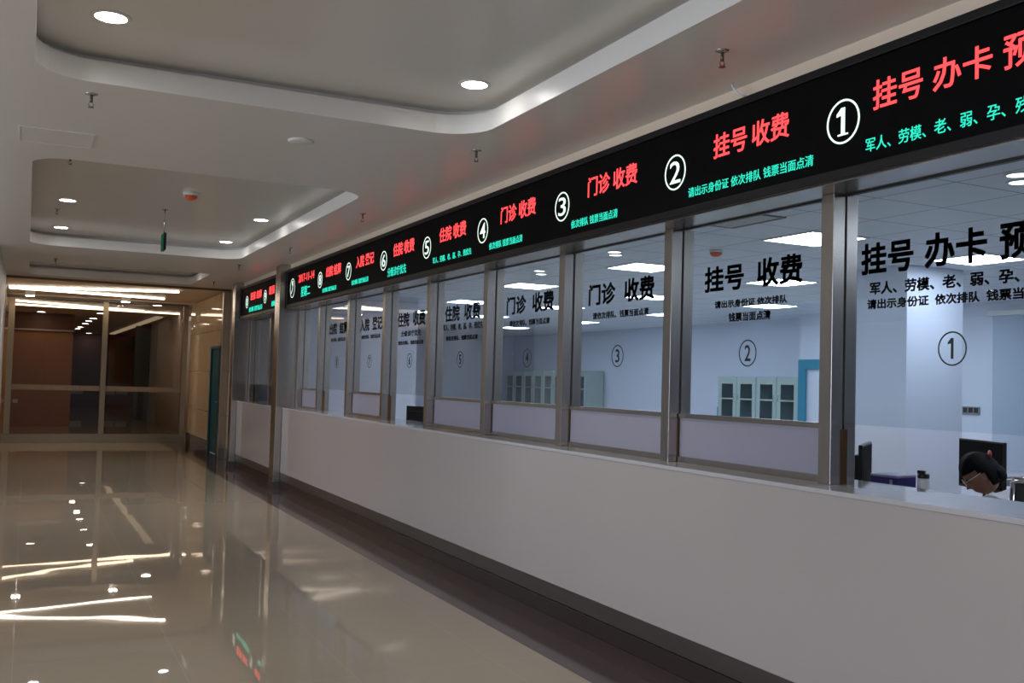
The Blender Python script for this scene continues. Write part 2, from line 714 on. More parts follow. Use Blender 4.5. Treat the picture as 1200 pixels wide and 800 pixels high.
def num(n, yc, ry=0.098, rz=0.1):
    def fn(b):
        ring(b, LX, yc, 2.752, ry, rz, 0.009)
        wd = 0.05
        if n == '1':
            one(b, LX, yc, 2.69, 2.815, 0.062, True)
            return
        write(b, n, LX, yc + wd, yc - wd, 2.69, 2.815, 0.002)
    return fn


def emblem(b):
    ring(b, LX, 13.34, 2.755, 0.125, 0.132, 0.008)
    lathe_pts = [(13.345, 2.83, 0.028), (13.33, 2.80, 0.02)]
    for y, z, r in lathe_pts:
        cyl(b, (LX, y, z), (LX - 0.002, y, z), r, seg=16)
    tubepts = [(13.33, 2.80), (13.325, 2.765), (13.345, 2.73), (13.375, 2.705), (13.40, 2.68)]
    for (ya, za), (yb, zb) in zip(tubepts, tubepts[1:]):
        d = Vector((0, yb - ya, zb - za)).normalized()
        nrm = Vector((0, -d.z, d.y)) * 0.011
        vs = [b.verts.new((LX - 0.001, p[0], p[1])) for p in ((ya + nrm.y, za + nrm.z), (yb + nrm.y, zb + nrm.z), (yb - nrm.y, zb - nrm.z), (ya - nrm.y, za - nrm.z))]
        b.faces.new(vs)


T2 = '依次排队 钱票当面点清'
P_ = []
P_ += [('window_number', num('1', 3.239)), ('service_message', msg([('挂号', 3.067, 2.806), ('办卡', 2.756, 2.485), ('预', 2.438, 2.31)])),
       ('notice_message', msg([('军人、劳模、老、弱、孕、残', 3.104, 2.33)], 2.585, 2.645, 0.004))]
for n, yc, title, (l, r), nt_, (gl, gr), (za, zb) in (
        ('2', 4.502, ('挂号', '收费'), (4.16, 3.585), '请出示身份证 依次排队 钱票当面点清', (4.375, 3.42), (2.588, 2.642)),
        ('3', 5.798, ('门诊', '收费'), (5.458, 4.885), T2, (5.667, 5.095), (2.583, 2.638)),
        ('4', 7.092, ('门诊', '收费'), (6.762, 6.188), T2, (6.96, 6.386), (2.583, 2.638)),
        ('5', 8.31, ('住院', '收费'), (8.01, 7.428), '军人、劳模、老、弱、孕、残优先', (8.154, 7.306), (2.588, 2.642)),
        ('6', 9.515, ('住院', '收费'), (9.225, 8.64), '分级诊疗优先', (9.38, 8.842), (2.572, 2.662)),
        ('7', 10.732, ('入院', '登记'), (10.45, 9.835), T2, (10.597, 10.0), (2.583, 2.638)),
        ('8', 11.93, ('出院', '结算'), (11.66, 11.035), T2, (11.8, 11.205), (2.583, 2.638))):
    wd = (l - r)
    P_.append(('window_number', num(n, yc)))
    P_.append(('service_message', msg([(title[0], l, l - 0.465 * wd), (title[1], r + 0.465 * wd, r)])))
    P_.append(('notice_message', msg([(nt_, gl, gr)], za, zb, 0.004)))
P_.append(('emblem', emblem))
P_.append(('service_message', msg([('2017-11-14', 13.015, 12.22)], 2.80, 2.905, 0.005)))
P_.append(('notice_message', msg([('星期二', 12.86, 12.405)], 2.60, 2.735, 0.01)))
led_box(-1.9, 13.62, 'long black LED display over windows 1 to 8 with red and green Chinese messages', P_)
Q_ = [('window_number', num('9', 15.05)), ('window_number', num('10', 16.43)),
      ('service_message', msg([('医保', 16.13, 15.76), ('结算', 15.69, 15.31)])),
      ('notice_message', msg([(T2, 16.24, 15.24)], 2.575, 2.655, 0.006)),
      ('service_message', msg([('医保', 14.77, 14.42), ('审核', 14.36, 14.03)])),
      ('notice_message', msg([(T2, 14.6, 14.0)], 2.575, 2.655, 0.006))]
led_box(14.0, 16.93, 'short black LED display at the far end, left of the steel pilaster', Q_)

# the cable hanging over the display edge above window 2
b = B()
tube(b, [(3.18, 3.98, Z_CL - 0.001), (3.175, 3.965, 3.09), (3.185, 3.93, 3.045), (3.205, 3.90, 3.035)], 0.006)
tag(obj('power_cable', b, m_trim), 'short pale cable hanging from the ceiling above window 2', 'cable')

# ------------------------------------------------------------------ posts
XP0, XP1 = 3.385, 3.54


def post(y1, label):
    t = empty('window_post', ((XP0 + XP1) / 2, y1 - 0.04, Z_C), label, 'post', 'steel posts between the service windows')
    b = B()
    box(b, XP0, XG - 0.007, y1 - 0.08, y1, Z_C + 0.0005, 2.486, 0.002)
    world_obj('front_sleeve', b, m_steel, t)
    b = B()
    box(b, XG - 0.006, XG + 0.006, y1 - 0.074, y1 - 0.006, Z_C + 0.0005, 2.486)
    world_obj('glazing_gasket', b, m_black, t)
    b = B()
    box(b, XG + 0.007, XP1, y1 - 0.08, y1, Z_C + 0.0005, 2.486, 0.002)
    world_obj('rear_sleeve', b, m_steel, t)
    b = B()
    for yy in (y1 - 0.0875, y1 + 0.001):
        box(b, XG - 0.012, XG + 0.02, yy, yy + 0.0065, Z_C + 0.0005, 1.372)
    world_obj('liner', b, m_bronze, t)
    return t


names = ['between windows 1 and 2', 'between windows 2 and 3', 'between windows 3 and 4', 'between windows 4 and 5',
         'between windows 5 and 6', 'between windows 6 and 7', 'between windows 7 and 8',
         'between window 8 and the unlettered window']
post_y = {}
for k in range(-4, 9):
    post_y[k] = Y_P0 + PITCH * k
for k in range(0, 8):
    post(post_y[k], 'stainless steel window post ' + names[k])
post(13.66, 'stainless steel window post against the left pilaster, beside the unlettered window')
post(post_y[-1], 'stainless steel window post right of window 1')
post(post_y[-2], 'stainless steel window post at the near right end of the counter')
post(16.93, 'stainless steel window post at the far left end, in the short section')
post(15.46, 'stainless steel window post in the middle of the short section')
post(14.1, 'stainless steel window post right end of the short section, behind the pilaster')

# ------------------------------------------------------------------ window units


def win(y0, y1, label, closed, words, number, plate=True):
    """y0..y1 clear opening (y1 is its left side)"""
    t = empty('service_window', (XG, (y0 + y1) / 2, Z_C), label, 'window', 'glazed service windows above the counter')
    b = B()
    box(b, XG - 0.005, XG + 0.005, y0 + 0.002, y1 - 0.002, 1.40, 2.478)
    g = world_obj('upper_glass', b, m_glass, t)
    b = B()
    box(b, XG - 0.012, XG + 0.012, y0 + 0.001, y1 - 0.001, 2.4785, 2.4865)
    world_obj('head_channel', b, m_black, t)

    def sub(name, b, m):
        b.transform(Matrix.Translation(-Vector(t.location)))
        o = obj(name, b, m, g)
        return o
    if words:
        b = B()
        for s, l, r, za, zb, bold in words:
            write(b, s, XG - 0.0052, l, r, za, zb, min(bold, 0.012), 0.001, 0.0027 if bold > 0.03 else (0.0013 if bold > 0.01 else 0.0013))
        sub('lettering', b, m_letter)
    if number:
        n, yc = number
        b = B()
        ring(b, XG - 0.0052, yc, 1.743, 0.0715, 0.0725, 0.0068, 0.001)
        wd = 0.024
        if n == '1':
            one(b, XG - 0.0052, yc, 1.70, 1.787, 0.036, False, 0.001)
        else:
            write(b, n, XG - 0.0052, yc + wd, yc - wd, 1.70, 1.787, 0.012, 0.001)
        sub('window_number', b, m_letter)
    ya, yb = y0 + 0.009, y1 - 0.009
    if closed:
        b = B()
        box(b, XG - 0.016, XG + 0.016, ya, yb, 1.372, 1.3985, 0.002)
        world_obj('sill_rail', b, m_steel, t)
        b = B()
        box(b, XG - 0.016, XG + 0.016, ya, yb, Z_C + 0.0005, Z_C + 0.032, 0.002)
        world_obj('bottom_rail', b, m_steel, t)
        b = B()
        box(b, XG - 0.004, XG + 0.004, ya, yb, Z_C + 0.0325, 1.3715)
        world_obj('lower_panel', b, m_frost, t)
    return t


def bay(n):
    return post_y[n - 2] + 0.0, post_y[n - 1] - 0.08   # clear opening of window n


L3 = '请依次排队、钱票当面点清'
# window 1
win(post_y[-1] + 0.0, post_y[0] - 0.08, 'large service window 1 at the right edge, open below, lettered for registration and cards', False,
    [('挂号', 3.358, 3.064, 2.093, 2.234, 0.036), ('办卡', 2.999, 2.696, 2.093, 2.238, 0.036), ('预', 2.634, 2.50, 2.093, 2.234, 0.036),
     ('军人、劳模、老、弱、孕、残', 3.305, 2.44, 1.998, 2.054, 0.012), ('请出示身份证', 3.321, 2.979, 1.932, 1.976, 0.008), ('依次排队', 2.944, 2.727, 1.932, 1.975, 0.008),
     ('钱票当', 2.694, 2.53, 1.932, 1.976, 0.008)], ('1', 2.856))
yc = 4.143
for n, title, lines, closed, what in (
        (2, ('挂号', '收费'), [('请出示身份证 依次排队', 0.30, -0.285, 1.997, 2.038, 0.008), ('钱票当面点清', 0.176, -0.163, 1.918, 1.965, 0.008)], True, 'registration payment and two lines below, closed below'),
        (3, ('门诊', '收费'), [(L3, 0.335, -0.335, 1.996, 2.042, 0.006)], True, 'outpatient payment, closed below'),
        (4, ('门诊', '收费'), [(L3, 0.335, -0.335, 1.996, 2.042, 0.006)], True, 'outpatient payment, closed below'),
        (5, ('住院', '收费'), [('军人、劳模、老、弱、孕、残优先', 0.43, -0.45, 2.008, 2.066, 0.008), (L3, 0.355, -0.35, 1.916, 1.958, 0.006)], True, 'inpatient payment with two lines, closed below'),
        (6, ('住院', '收费'), [('分级诊疗优先', 0.28, -0.285, 1.99, 2.05, 0.012), (L3, 0.36, -0.355, 1.905, 1.945, 0.006)], False, 'inpatient payment, open below before a black monitor'),
        (7, ('入院', '登记'), [(L3, 0.335, -0.335, 2.002, 2.045, 0.006)], True, 'admission registration, closed below'),
        (8, ('出院', '结算'), [(L3, 0.32, -0.32, 2.002, 2.045, 0.006)], False, 'discharge settlement, open below')):
    y0 = post_y[n - 2] + 0.0
    y1 = post_y[n - 1] - 0.08
    c = 4.141 + PITCH * (n - 2) + (0.012 if n > 4 else 0)
    ws = [(title[0], c + 0.393, c + 0.057, 2.093, 2.234, 0.036), (title[1], c - 0.056, c - 0.393, 2.093, 2.24, 0.036)]
    ws += [(s, c + l, c + r, za, zb, bo) for s, l, r, za, zb, bo in lines]
    win(y0, y1, 'service window %d lettered for %s' % (n, what), closed, ws, (str(n), c + 0.012))
win(post_y[7], 13.66 - 0.08, 'unlettered service window under the date display, closed below', True, [], None)
win(post_y[-2], post_y[-1] - 0.08, 'service window right of window 1 at the near end', True, [], None)
win(15.46, 16.93 - 0.08, 'dark service window at the far left end of the short section', False, [], None)
win(14.1, 15.46 - 0.08, 'dark service window of the short section with faint lettering', False,
    [('医保', 14.98, 14.80, 2.09, 2.235, 0.036), ('审核', 14.72, 14.52, 2.09, 2.235, 0.036)], None)
# near end wall that closes the row of windows
bm = B()
box(bm, 3.26, 3.5, -3.0, 0.95, Z_C + 0.001, 2.486)
struct('wall_near_end', bm, m_office)

# ------------------------------------------------------------------ portal, glass partition and what lies beyond
t = empty('steel_portal', (1.4, 18.52, 0), 'stainless steel portal frame spanning the corridor in front of the glass partition', 'frame')
b = B()
box(b, 3.185, 3.315, 18.45, 18.55, 0, Z_CL - 0.036, 0.003)
world_obj('right_jamb', b, m_steel, t)
b = B()
box(b, -0.436, -0.36, 18.455, 18.55, 0, Z_CL - 0.036, 0.003)
world_obj('left_jamb', b, m_steel, t)
b = B()
box(b, -0.436, 3.315, 18.45, 18.55, Z_CL - 0.035, Z_CL - 0.001, 0.003)
world_obj('header', b, m_bronze, t)

YP = 23.2
t = empty('glass_partition', (1.5, YP, 0), 'brown tinted glass partition with steel posts and a pale waist-high strip', 'partition')
for x0, x1 in ((-0.39, -0.27), (1.45, 1.56), (3.13, 3.24)):
    b = B()
    box(b, x0, x1, YP - 0.05, YP + 0.05, 0.181, 3.06, 0.003)
    world_obj('mullion', b, m_mull, t)
b = B()
box(b, -0.43, 3.24, YP - 0.05, YP + 0.05, 0, 0.18, 0.004)
world_obj('bottom_rail', b, m_mull, t)
b = B()
box(b, -0.43, 3.24, YP - 0.05, YP + 0.05, 3.061, 3.1, 0.003)
world_obj('top_rail', b, m_steeld, t)
for x0, x1 in ((-0.269, 1.449), (1.561, 3.129)):
    b = B()
    box(b, x0, x1, YP - 0.006, YP + 0.006, 0.181, 3.06)
    g = world_obj('pane', b, m_glassd, t)
    b = B()
    box(b, x0, x1, YP - 0.009, YP - 0.0065, 1.115, 1.225)
    b.transform(Matrix.Translation(-Vector(t.location)))
    obj('warning_strip', b, m_stripw, g)
    b = B()
    n = 3
    for k in range(n):
        xx = x0 + (k + 0.5) * (x1 - x0) / n
        for q in range(5):
            box(b, xx - 0.1 + q * 0.05, xx - 0.068 + q * 0.05, YP - 0.0105, YP - 0.0095, 1.152, 1.188)
        cyl(b, (xx - 0.16, YP - 0.0095, 1.17), (xx - 0.16, YP - 0.0105, 1.17), 0.026, seg=16)
    b.transform(Matrix.Translation(-Vector(t.location)))
    obj('strip_marks', b, m_grey, g)

# lobby walls
bm = B()
box(bm, -0.9, 1.13, 30.0, 30.3, 0, 2.62)
struct('wall_wood', bm, m_wood)
bm = B()
box(bm, -0.9, 1.15, 29.96, 30.3, 2.66, 3.11)
struct('wall_bulkhead', bm, m_woodd)
bm = B()
box(bm, -0.9, 1.15, 29.93, 30.3, 2.62, 2.66)
struct('trim_3', bm, m_taupe)
bm = B()
box(bm, -1.2, 9, 45.0, 45.2, 0, 3.11)
struct('wall_back_lobby', bm, m_woodd)
bm = B()
box(bm, 3.15, 4.4, 34.0, 34.3, 0, 3.11)
struct('wall_lobby_recess', bm, m_bluegrey)
bm = B()
box(bm, 4.2, 4.4, 34.3, 45, 0, 3.11)
struct('wall_lobby_right', bm, m_woodd)
bm = B()
box(bm, 3.12, 4.2, 44.9, 44.99, 0, 3.11)
struct('wall_panel_wood', bm, m_wood)
bm = B()
box(bm, 3.5, 3.6, 23.4, 31.0, 0, 3.11)
box(bm, 3.6, 4.4, 30.9, 34.0, 0, 3.11)
for k in range(76):
    cyl(bm, (3.5, 23.45 + 0.1 * k, 0.01), (3.5, 23.45 + 0.1 * k, 3.1), 0.03, seg=8)
struct('wall_lobby_near_right', bm, m_taupe)
bm = B()
box(bm, -1.2, -0.9, 30.3, 45, 0, 3.11)
struct('wall_lobby_left', bm, m_woodd)
b = B()
box(b, -0.3, -0.18, 29.985, 29.999, 0.62, 0.72, 0.002)
box(b, -0.27, -0.21, 29.981, 29.9845, 0.64, 0.70, 0.001)
tag(obj('wall_plate', b, m_trim), 'small white wall plate low on the wood wall behind the glass', 'plate')
for xx, lab in ((1.4, 'pale notice board low on the dark lobby wall, beside the wood wall'), (1.93, 'pale notice board low on the dark lobby wall, left of the middle steel post'),
                (3.18, 'pale notice board low on the lobby wall, first one right of the middle steel post'), (3.68, 'pale notice board low on the lobby wall, second one right of the middle steel post')):
    yb = 44.995 if xx < 3 else 44.895
    t = empty('notice_board', (xx, yb - 0.02, 0.55), lab, 'board', 'notice boards on the dark lobby wall')
    b = B()
    box(b, xx - 0.24, xx + 0.24, yb - 0.04, yb, 0.55, 0.8, 0.004)
    world_obj('frame', b, m_grey, t)
    b = B()
    box(b, xx - 0.22, xx + 0.22, yb - 0.05, yb - 0.041, 0.57, 0.78)
    world_obj('sheet', b, m_paper, t)

# ------------------------------------------------------------------ doors
bm = B()
box(bm, 3.34, 3.385, 19.40, 20.30, 0.006, 2.05, 0.003)
d1 = struct('door_1', bm, m_teal)
b = B()
box(b, 3.30, 3.40, 19.351, 19.399, 0, 2.099)
box(b, 3.30, 3.40, 20.301, 20.349, 0, 2.099)
box(b, 3.30, 3.40, 19.3995, 20.3005, 2.051, 2.099)
obj('door_frame', b, m_teal, d1)
b = B()
cyl(b, (3.339, 19.48, 1.02), (3.30, 19.48, 1.02), 0.012)
cyl(b, (3.30, 19.48, 1.02), (3.30, 19.60, 1.02), 0.009)
obj('door_handle', b, m_chrome, d1)

# ------------------------------------------------------------------ ceiling fittings in the corridor


def downlight(loc, label, r=0.075, parent=None, m=None):
    t = empty('downlight', loc, label, 'light', 'round recessed downlights')
    b = B()
    prof = [(r, 0.0), (r * 1.25, 0.0), (r * 1.25, -0.004), (r * 1.18, -0.008), (r * 1.0, -0.008)]
    seg = 28
    rings = [[b.verts.new((q * math.cos(2 * PI * i / seg), q * math.sin(2 * PI * i / seg), z)) for i in range(seg)] for q, z in prof]
    for i in range(len(rings)):
        a, c = rings[i], rings[(i + 1) % len(rings)]
        for k in range(seg):
            b.faces.new((a[k], a[(k + 1) % seg], c[(k + 1) % seg], c[k]))
    obj('trim_ring', b, m_trim, t)
    b = B()
    cyl(b, (0, 0, -0.001), (0, 0, -0.006), r * 0.985, seg=28)
    obj('lens', b, m or m_spot, t)
    if m is None:                     # the lamp's own downward beam
        l = bpy.data.lights.new('downlight_beam', 'SPOT')
        l.energy = P_SPOT
        l.spot_size = math.radians(104)
        l.spot_blend = 0.7
        l.shadow_soft_size = 0.06
        l.color = (1, 0.97, 0.93)
        lo = bpy.data.objects.new('downlight_beam', l)
        lo.location = (0, 0, -0.075)
        lo.parent = t
        COL.objects.link(lo)
    return t


ZT = 3.28
downlight((0.295, 5.12, ZT), 'round downlight in the near ceiling tray, left one')
downlight((2.265, 5.18, ZT), 'round downlight in the near ceiling tray, right one')
downlight((0.30, 10.92, ZT), 'round downlight in the far ceiling tray, nearer left of four')
downlight((0.30, 13.05, ZT), 'round downlight in the far ceiling tray, farther left of four')
downlight((2.265, 10.98, ZT), 'round downlight in the far ceiling tray, nearer right of four')
downlight((2.255, 13.08, ZT), 'round downlight in the far ceiling tray, farther right of four')
downlight((0.295, 1.3, ZT), 'round downlight overhead in the near tray, left, out of the photograph')
downlight((2.265, 1.3, ZT), 'round downlight overhead in the near tray, right, out of the photograph')
downlight((0.3, 16.9, ZT), 'round downlight in the third tray before the portal, left one')
downlight((2.2, 16.9, ZT), 'round downlight in the third tray before the portal, right one')


for x in (-7.2, -5.4, -3.6):  # unseen lamps, added so floor and ceiling get more overhead light
    for y in (2.5, 5.1, 10.9):
        downlight((x, y, ZT), 'round downlight added in the unseen left half of the hall for more floor light')


def sprinkler(loc, label, long=0.05):
    t = empty('sprinkler', loc, label, 'sprinkler', 'fire sprinklers under the ceiling')
    b = B()
    lathe(b, [(0.034, 0.0), (0.034, -0.004), (0.014, -0.010), (0.010, -0.012)], seg=16)
    obj('escutcheon', b, m_chrome, t)
    b = B()
    cyl(b, (0, 0, -0.012), (0, 0, -long), 0.0085, seg=10)
    for s in (-1, 1):
        tube(b, [(s * 0.008, 0, -long), (s * 0.014, 0, -long - 0.012), (s * 0.004, 0, -long - 0.026)], 0.0022, 6)
    obj('body', b, m_steeld, t)
    b = B()
    cyl(b, (0, 0, -long - 0.026), (0, 0, -long - 0.029), 0.016, seg=14)
    obj('deflector', b, m_steeld, t)
    return t


for (x, y, z, lab) in ((0.262, 5.99, Z_CL, 'sprinkler on the ceiling strip between the two trays, left one'),
                       (2.666, 6.03, Z_CL, 'sprinkler on the ceiling above window 3, right of the near tray'),
                       (2.826, 3.61, Z_CL, 'sprinkler on the ceiling above window 2, nearest to the display'),
                       (2.798, 8.95, Z_CL, 'sprinkler on the ceiling above window 5, right of the far tray'),
                       (2.80, 11.83, Z_CL, 'sprinkler on the ceiling above window 8, right of the far tray'),
                       (2.644, 14.2, Z_CL, 'sprinkler on the ceiling just past the far tray'),
                       (2.777, 17.1, Z_CL, 'sprinkler on the ceiling near the steel portal'),
                       (0.245, 8.72, ZT, 'sprinkler inside the far tray, nearer to its left front corner'),
                       (0.22, 11.6, ZT, 'sprinkler inside the far tray, between the two left downlights'),
                       (0.30, 15.2, Z_CL, 'sprinkler on the ceiling behind the far tray, left side')):
    sprinkler((x, y, z), lab, 0.03 if z == ZT else 0.05)

t = empty('smoke_detector', (1.34, 9.75, ZT), 'round smoke detector with orange dome in the far ceiling tray', 'detector')
b = B()
lathe(b, [(0.075, 0.0), (0.075, -0.036), (0.068, -0.03)], seg=24)
obj('base', b, m_trim, t)
b = B()
lathe(b, [(0.055, -0.0305), (0.055, -0.05), (0.045, -0.066), (0.02, -0.074)], seg=24)
obj('dome', b, m_orange, t)

t = empty('hanging_sign', (1.24, 10.9, ZT), 'thin hanging exit sign on a rod seen edge-on under the far tray', 'sign')
b = B()
cyl(b, (0, 0, 0), (0, 0, -0.262), 0.006, seg=10)
cyl(b, (0, 0, 0), (0, 0, -0.008), 0.03, seg=16)
obj('rod', b, m_chrome, t)
b = B()
box(b, -0.014, 0.014, -0.11, 0.11, -0.44, -0.262, 0.003)
obj('case', b, m_black, t)
b = B()
box(b, -0.0165, -0.0145, -0.1, 0.1, -0.432, -0.27)
obj('sign_face', b, m_exit, t)

b = B()
x0, x1, y0, y1 = -0.113, 0.34, 7.02, 7.48
box(b, x0 + 0.012, x1 - 0.012, y0 + 0.012, y1 - 0.012, Z_CL - 0.004, Z_CL - 0.0005)
t = empty('access_hatch', (0.113, 7.25, Z_CL), 'square ceiling access hatch with thin frame left of the far tray', 'hatch')
world_obj('panel', b, m_ceil, t)
b = B()
for q in ((x0, x1, y0, y0 + 0.01), (x0, x1, y1 - 0.01, y1), (x0, x0 + 0.01, y0 + 0.0105, y1 - 0.0105), (x1 - 0.01, x1, y0 + 0.0105, y1 - 0.0105)):
    box(b, *q, Z_CL - 0.006, Z_CL - 0.0005)
world_obj('frame', b, m_trim, t)
b = B()
lathe(b, [(0.085, -0.0005), (0.085, -0.008), (0.07, -0.014), (0.02, -0.016)], (1.565, 6.42, Z_CL), 28)
tag(obj('ceiling_speaker', b, m_ceil), 'flat round ceiling speaker cover between the two trays', 'speaker')


def strip(p, q, z, wd, label, m=None, cat='light'):
    p = Vector((p[0], p[1], 0))
    q = Vector((q[0], q[1], 0))
    c = (p + q) / 2
    ln = (q - p).length
    t = empty('linear_lamp', (c.x, c.y, z), label, cat, 'linear lamps of the vestibule and lobby', math.atan2(q.y - p.y, q.x - p.x))
    b = B()
    box(b, -ln / 2, ln / 2, -wd / 2, wd / 2, -0.012, -0.001)
    obj('channel', b, m_trim, t)
    b = B()
    box(b, -ln / 2 + 0.003, ln / 2 - 0.003, -wd / 2 + 0.003, wd / 2 - 0.003, -0.05, -0.0125)
    obj('lens', b, m or m_strip, t)
    return t


ZV = Z_CL + 0.03
strip((-0.36, 21.05), (2.565, 19.75), ZV, 0.06, 'bright linear lamp across the vestibule ceiling, nearest of the four')
strip((-0.36, 21.25), (2.55, 21.85), ZV, 0.06, 'bright linear lamp running aslant on the vestibule ceiling, second of the four')
strip((-0.33, 24.5), (2.55, 26.0), 3.105, 0.08, 'bright linear lamp on the lobby ceiling behind the glass, shorter one')
strip((-0.33, 26.0), (3.47, 26.4), 3.105, 0.05, 'long thin linear lamp on the lobby ceiling behind the glass')
strip((3.06, 43), (3.2, 28.4), 3.105, 0.2, 'dim cream glowing strip receding along the lobby ceiling', m_cove)
t = empty('ceiling_spotlight', (1.84, 22.5, ZV), 'square surface spotlight on the vestibule ceiling', 'light')
b = B()
box(b, -0.09, 0.09, -0.09, 0.09, -0.1, 0, 0.004)
obj('case', b, m_trim, t)
b = B()
box(b, -0.075, 0.075, -0.075, 0.075, -0.108, -0.1005)
obj('lens', b, emit('spotlight_lens', (1, 0.88, 0.72, 1), 110.0), t)
t2 = dup(t, (0.0, 22.2, ZV), None, 'square surface spotlight on the vestibule ceiling, left one near the wall')
t['label'] = 'square surface spotlight on the vestibule ceiling, right one between lamps'
m_spot2 = emit('small_downlight_lens', (1, 0.93, 0.85, 1), 40.0)
for x, y, lab in ((2.65, 24.0, 'right of the middle steel post'), (1.73, 28.6, 'close left of the middle steel post'), (1.71, 31.6, 'first of the receding diagonal row'),
                  (1.68, 33.4, 'second of the receding diagonal row'), (1.68, 35.4, 'third of the receding diagonal row'),
                  (1.66, 38.3, 'fourth of the receding diagonal row'), (1.65, 40.0, 'fifth of the receding diagonal row'), (2.26, 44.4, 'deepest of the lobby, over the dark wall'),
                  (0.29, 29.4, 'over the warm wood wall')):
    downlight((x, y, 3.108), 'small lobby downlight behind the glass, ' + lab, 0.1, None, m_spot2)

# ------------------------------------------------------------------ office behind the windows
ZO = 2.8
bm = B()
box(bm, 3.43, 12.1, -3.0, 26, ZO, ZO + 0.1)
struct('ceiling_office', bm, m_grille)
bm = B()
box(bm, 3.35, 12.1, -3.0, 17.2, -0.1, 0)
box(bm, 4.2, 12.1, 17.2, 24.2, -0.1, 0)
struct('floor_office', bm, m_ofloor)
bm = B()
box(bm, 11.9, 12.1, -3.0, 26, 0, ZO)
struct('wall_office_back', bm, m_office)
bm = B()
box(bm, 11.42, 11.9, -3.0, 11.33, 0, ZO)
box(bm, 11.42, 11.9, 12.24, 12.41, 0, ZO)
box(bm, 11.42, 11.9, 11.33, 12.24, 1.98, ZO)
struct('wall_office_right', bm, m_office)
bm = B()
box(bm, 3.43, 12.1, -3.2, -3.0, 0, ZO)
struct('wall_office_near', bm, m_office)
bm = B()
box(bm, 5.45, 12.1, 24.0, 24.2, 0, ZO)
struct('wall_office_far', bm, m_office)
bm = B()
box(bm, 3.75, 5.3, 14.0, 14.1, 0, ZO)
box(bm, 5.2, 5.3, 14.1, 24.2, 0, ZO)
box(bm, 3.53, 3.75, 14.0, 14.1, Z_C + 0.001, ZO)
box(bm, 3.53, 5.2, 17.2, 17.3, 0, ZO)
struct('wall_office_partition', bm, m_office)
bm = B()
box(bm, 7.6, 8.38, 6.8, 7.55, 0, ZO)
struct('wall_column', bm, m_office)
bm = B()
box(bm, 7.59, 8.39, 6.79, 7.56, 0.0, 0.1)
struct('baseboard_column', bm, m_grey)


def panel_light(x, y, label):
    t = empty('panel_light', (x, y, ZO), label, 'light', 'square office ceiling panel lights')
    b = B()
    s = 0.3
    for q in ((-s, s, -s, -s + 0.016), (-s, s, s - 0.016, s), (-s, -s + 0.016, -s + 0.0165, s - 0.0165), (s - 0.016, s, -s + 0.0165, s - 0.0165)):
        box(b, *q, -0.01, 0)
    obj('frame', b, m_trim, t)
    b = B()
    box(b, -s + 0.017, s - 0.017, -s + 0.017, s - 0.017, -0.007, -0.001)
    obj('diffuser', b, m_panel, t)
    return t


PL = [(5.75, 1.1, 'nearest, out of the photograph'), (5.75, 3.35, 'near, right of the photograph'), (5.75, 6.1, 'seen upper right in window 2'), (7.78, 6.15, 'seen behind the letters of window 1, before the column'),
      (5.77, 8.6, 'seen upper right in window 3'), (7.8, 8.8, 'seen behind the title of window 2'), (9.9, 11.4, 'seen behind the small line of window 2'),
      (5.75, 11.2, 'seen upper middle in window 4'), (7.8, 11.4, 'seen right in window 3, middle height'), (9.9, 14.0, 'seen right in window 3, lowest'),
      (7.8, 14.0, 'seen right in window 4 beside the title'), (6.2, 14.1, 'seen upper part of window 5'), (6.3, 16.8, 'seen behind the title of window 6'),
      (7.9, 17.0, 'deep in the office, behind window 4'), (9.9, 17.0, 'deep in the office, left in window 3'), (9.9, 8.8, 'right of the column, behind window 1'), (9.9, 4.0, 'far right of the office, out of the photograph'),
      (4.4, 10.6, 'close behind window 7'), (9.9, 20, 'deepest of the office')]
PL = [p for p in PL if p[2] != 'close behind window 7']
for x, y, lab in PL:
    panel_light(x, y, 'square white office panel light, ' + lab)
m_spot3 = emit('office_downlight_lens', (0.95, 0.98, 1, 1), 6.0)
for x, y, lab in ((4.95, 3.66, 'upper right in window 1, upper of two'), (5.13, 3.78, 'upper right in window 1, lower of two'), (4.88, 7.78, 'top of window 3, upper of two'),
                  (5.0, 7.95, 'top of window 3, lower of two'), (5.05, 9.6, 'top of window 4, upper of two'), (5.22, 9.88, 'top of window 4, lower of two')):
    downlight((x, y, ZO), 'small office downlight seen at the ' + lab, 0.06, None, m_spot3)
t = empty('smoke_detector', (5.56, 7.14, ZO), 'orange smoke detector on the office ceiling seen in window 2', 'detector')
b = B()
lathe(b, [(0.06, 0.0), (0.06, -0.012), (0.055, -0.02)], seg=24)
obj('base', b, m_trim, t)
b = B()
lathe(b, [(0.055, -0.0205), (0.052, -0.04), (0.03, -0.056), (0.01, -0.06)], seg=24)
obj('dome', b, m_orange, t)
t = empty('air_vent', (4.75, 5.75, ZO), 'grey slotted air vent on the office ceiling seen in window 2', 'vent')
b = B()
for q in ((-0.12, 0.12, -0.3, -0.28), (-0.12, 0.12, 0.28, 0.3), (-0.12, -0.1, -0.279, 0.279), (0.1, 0.12, -0.279, 0.279)):
    box(b, *q, -0.01, 0)
obj('frame', b, m_grey, t)
b = B()
for k in range(7):
    box(b, -0.09 + k * 0.027, -0.078 + k * 0.027, -0.278, 0.278, -0.008, -0.001)
obj('slats', b, m_trim, t)

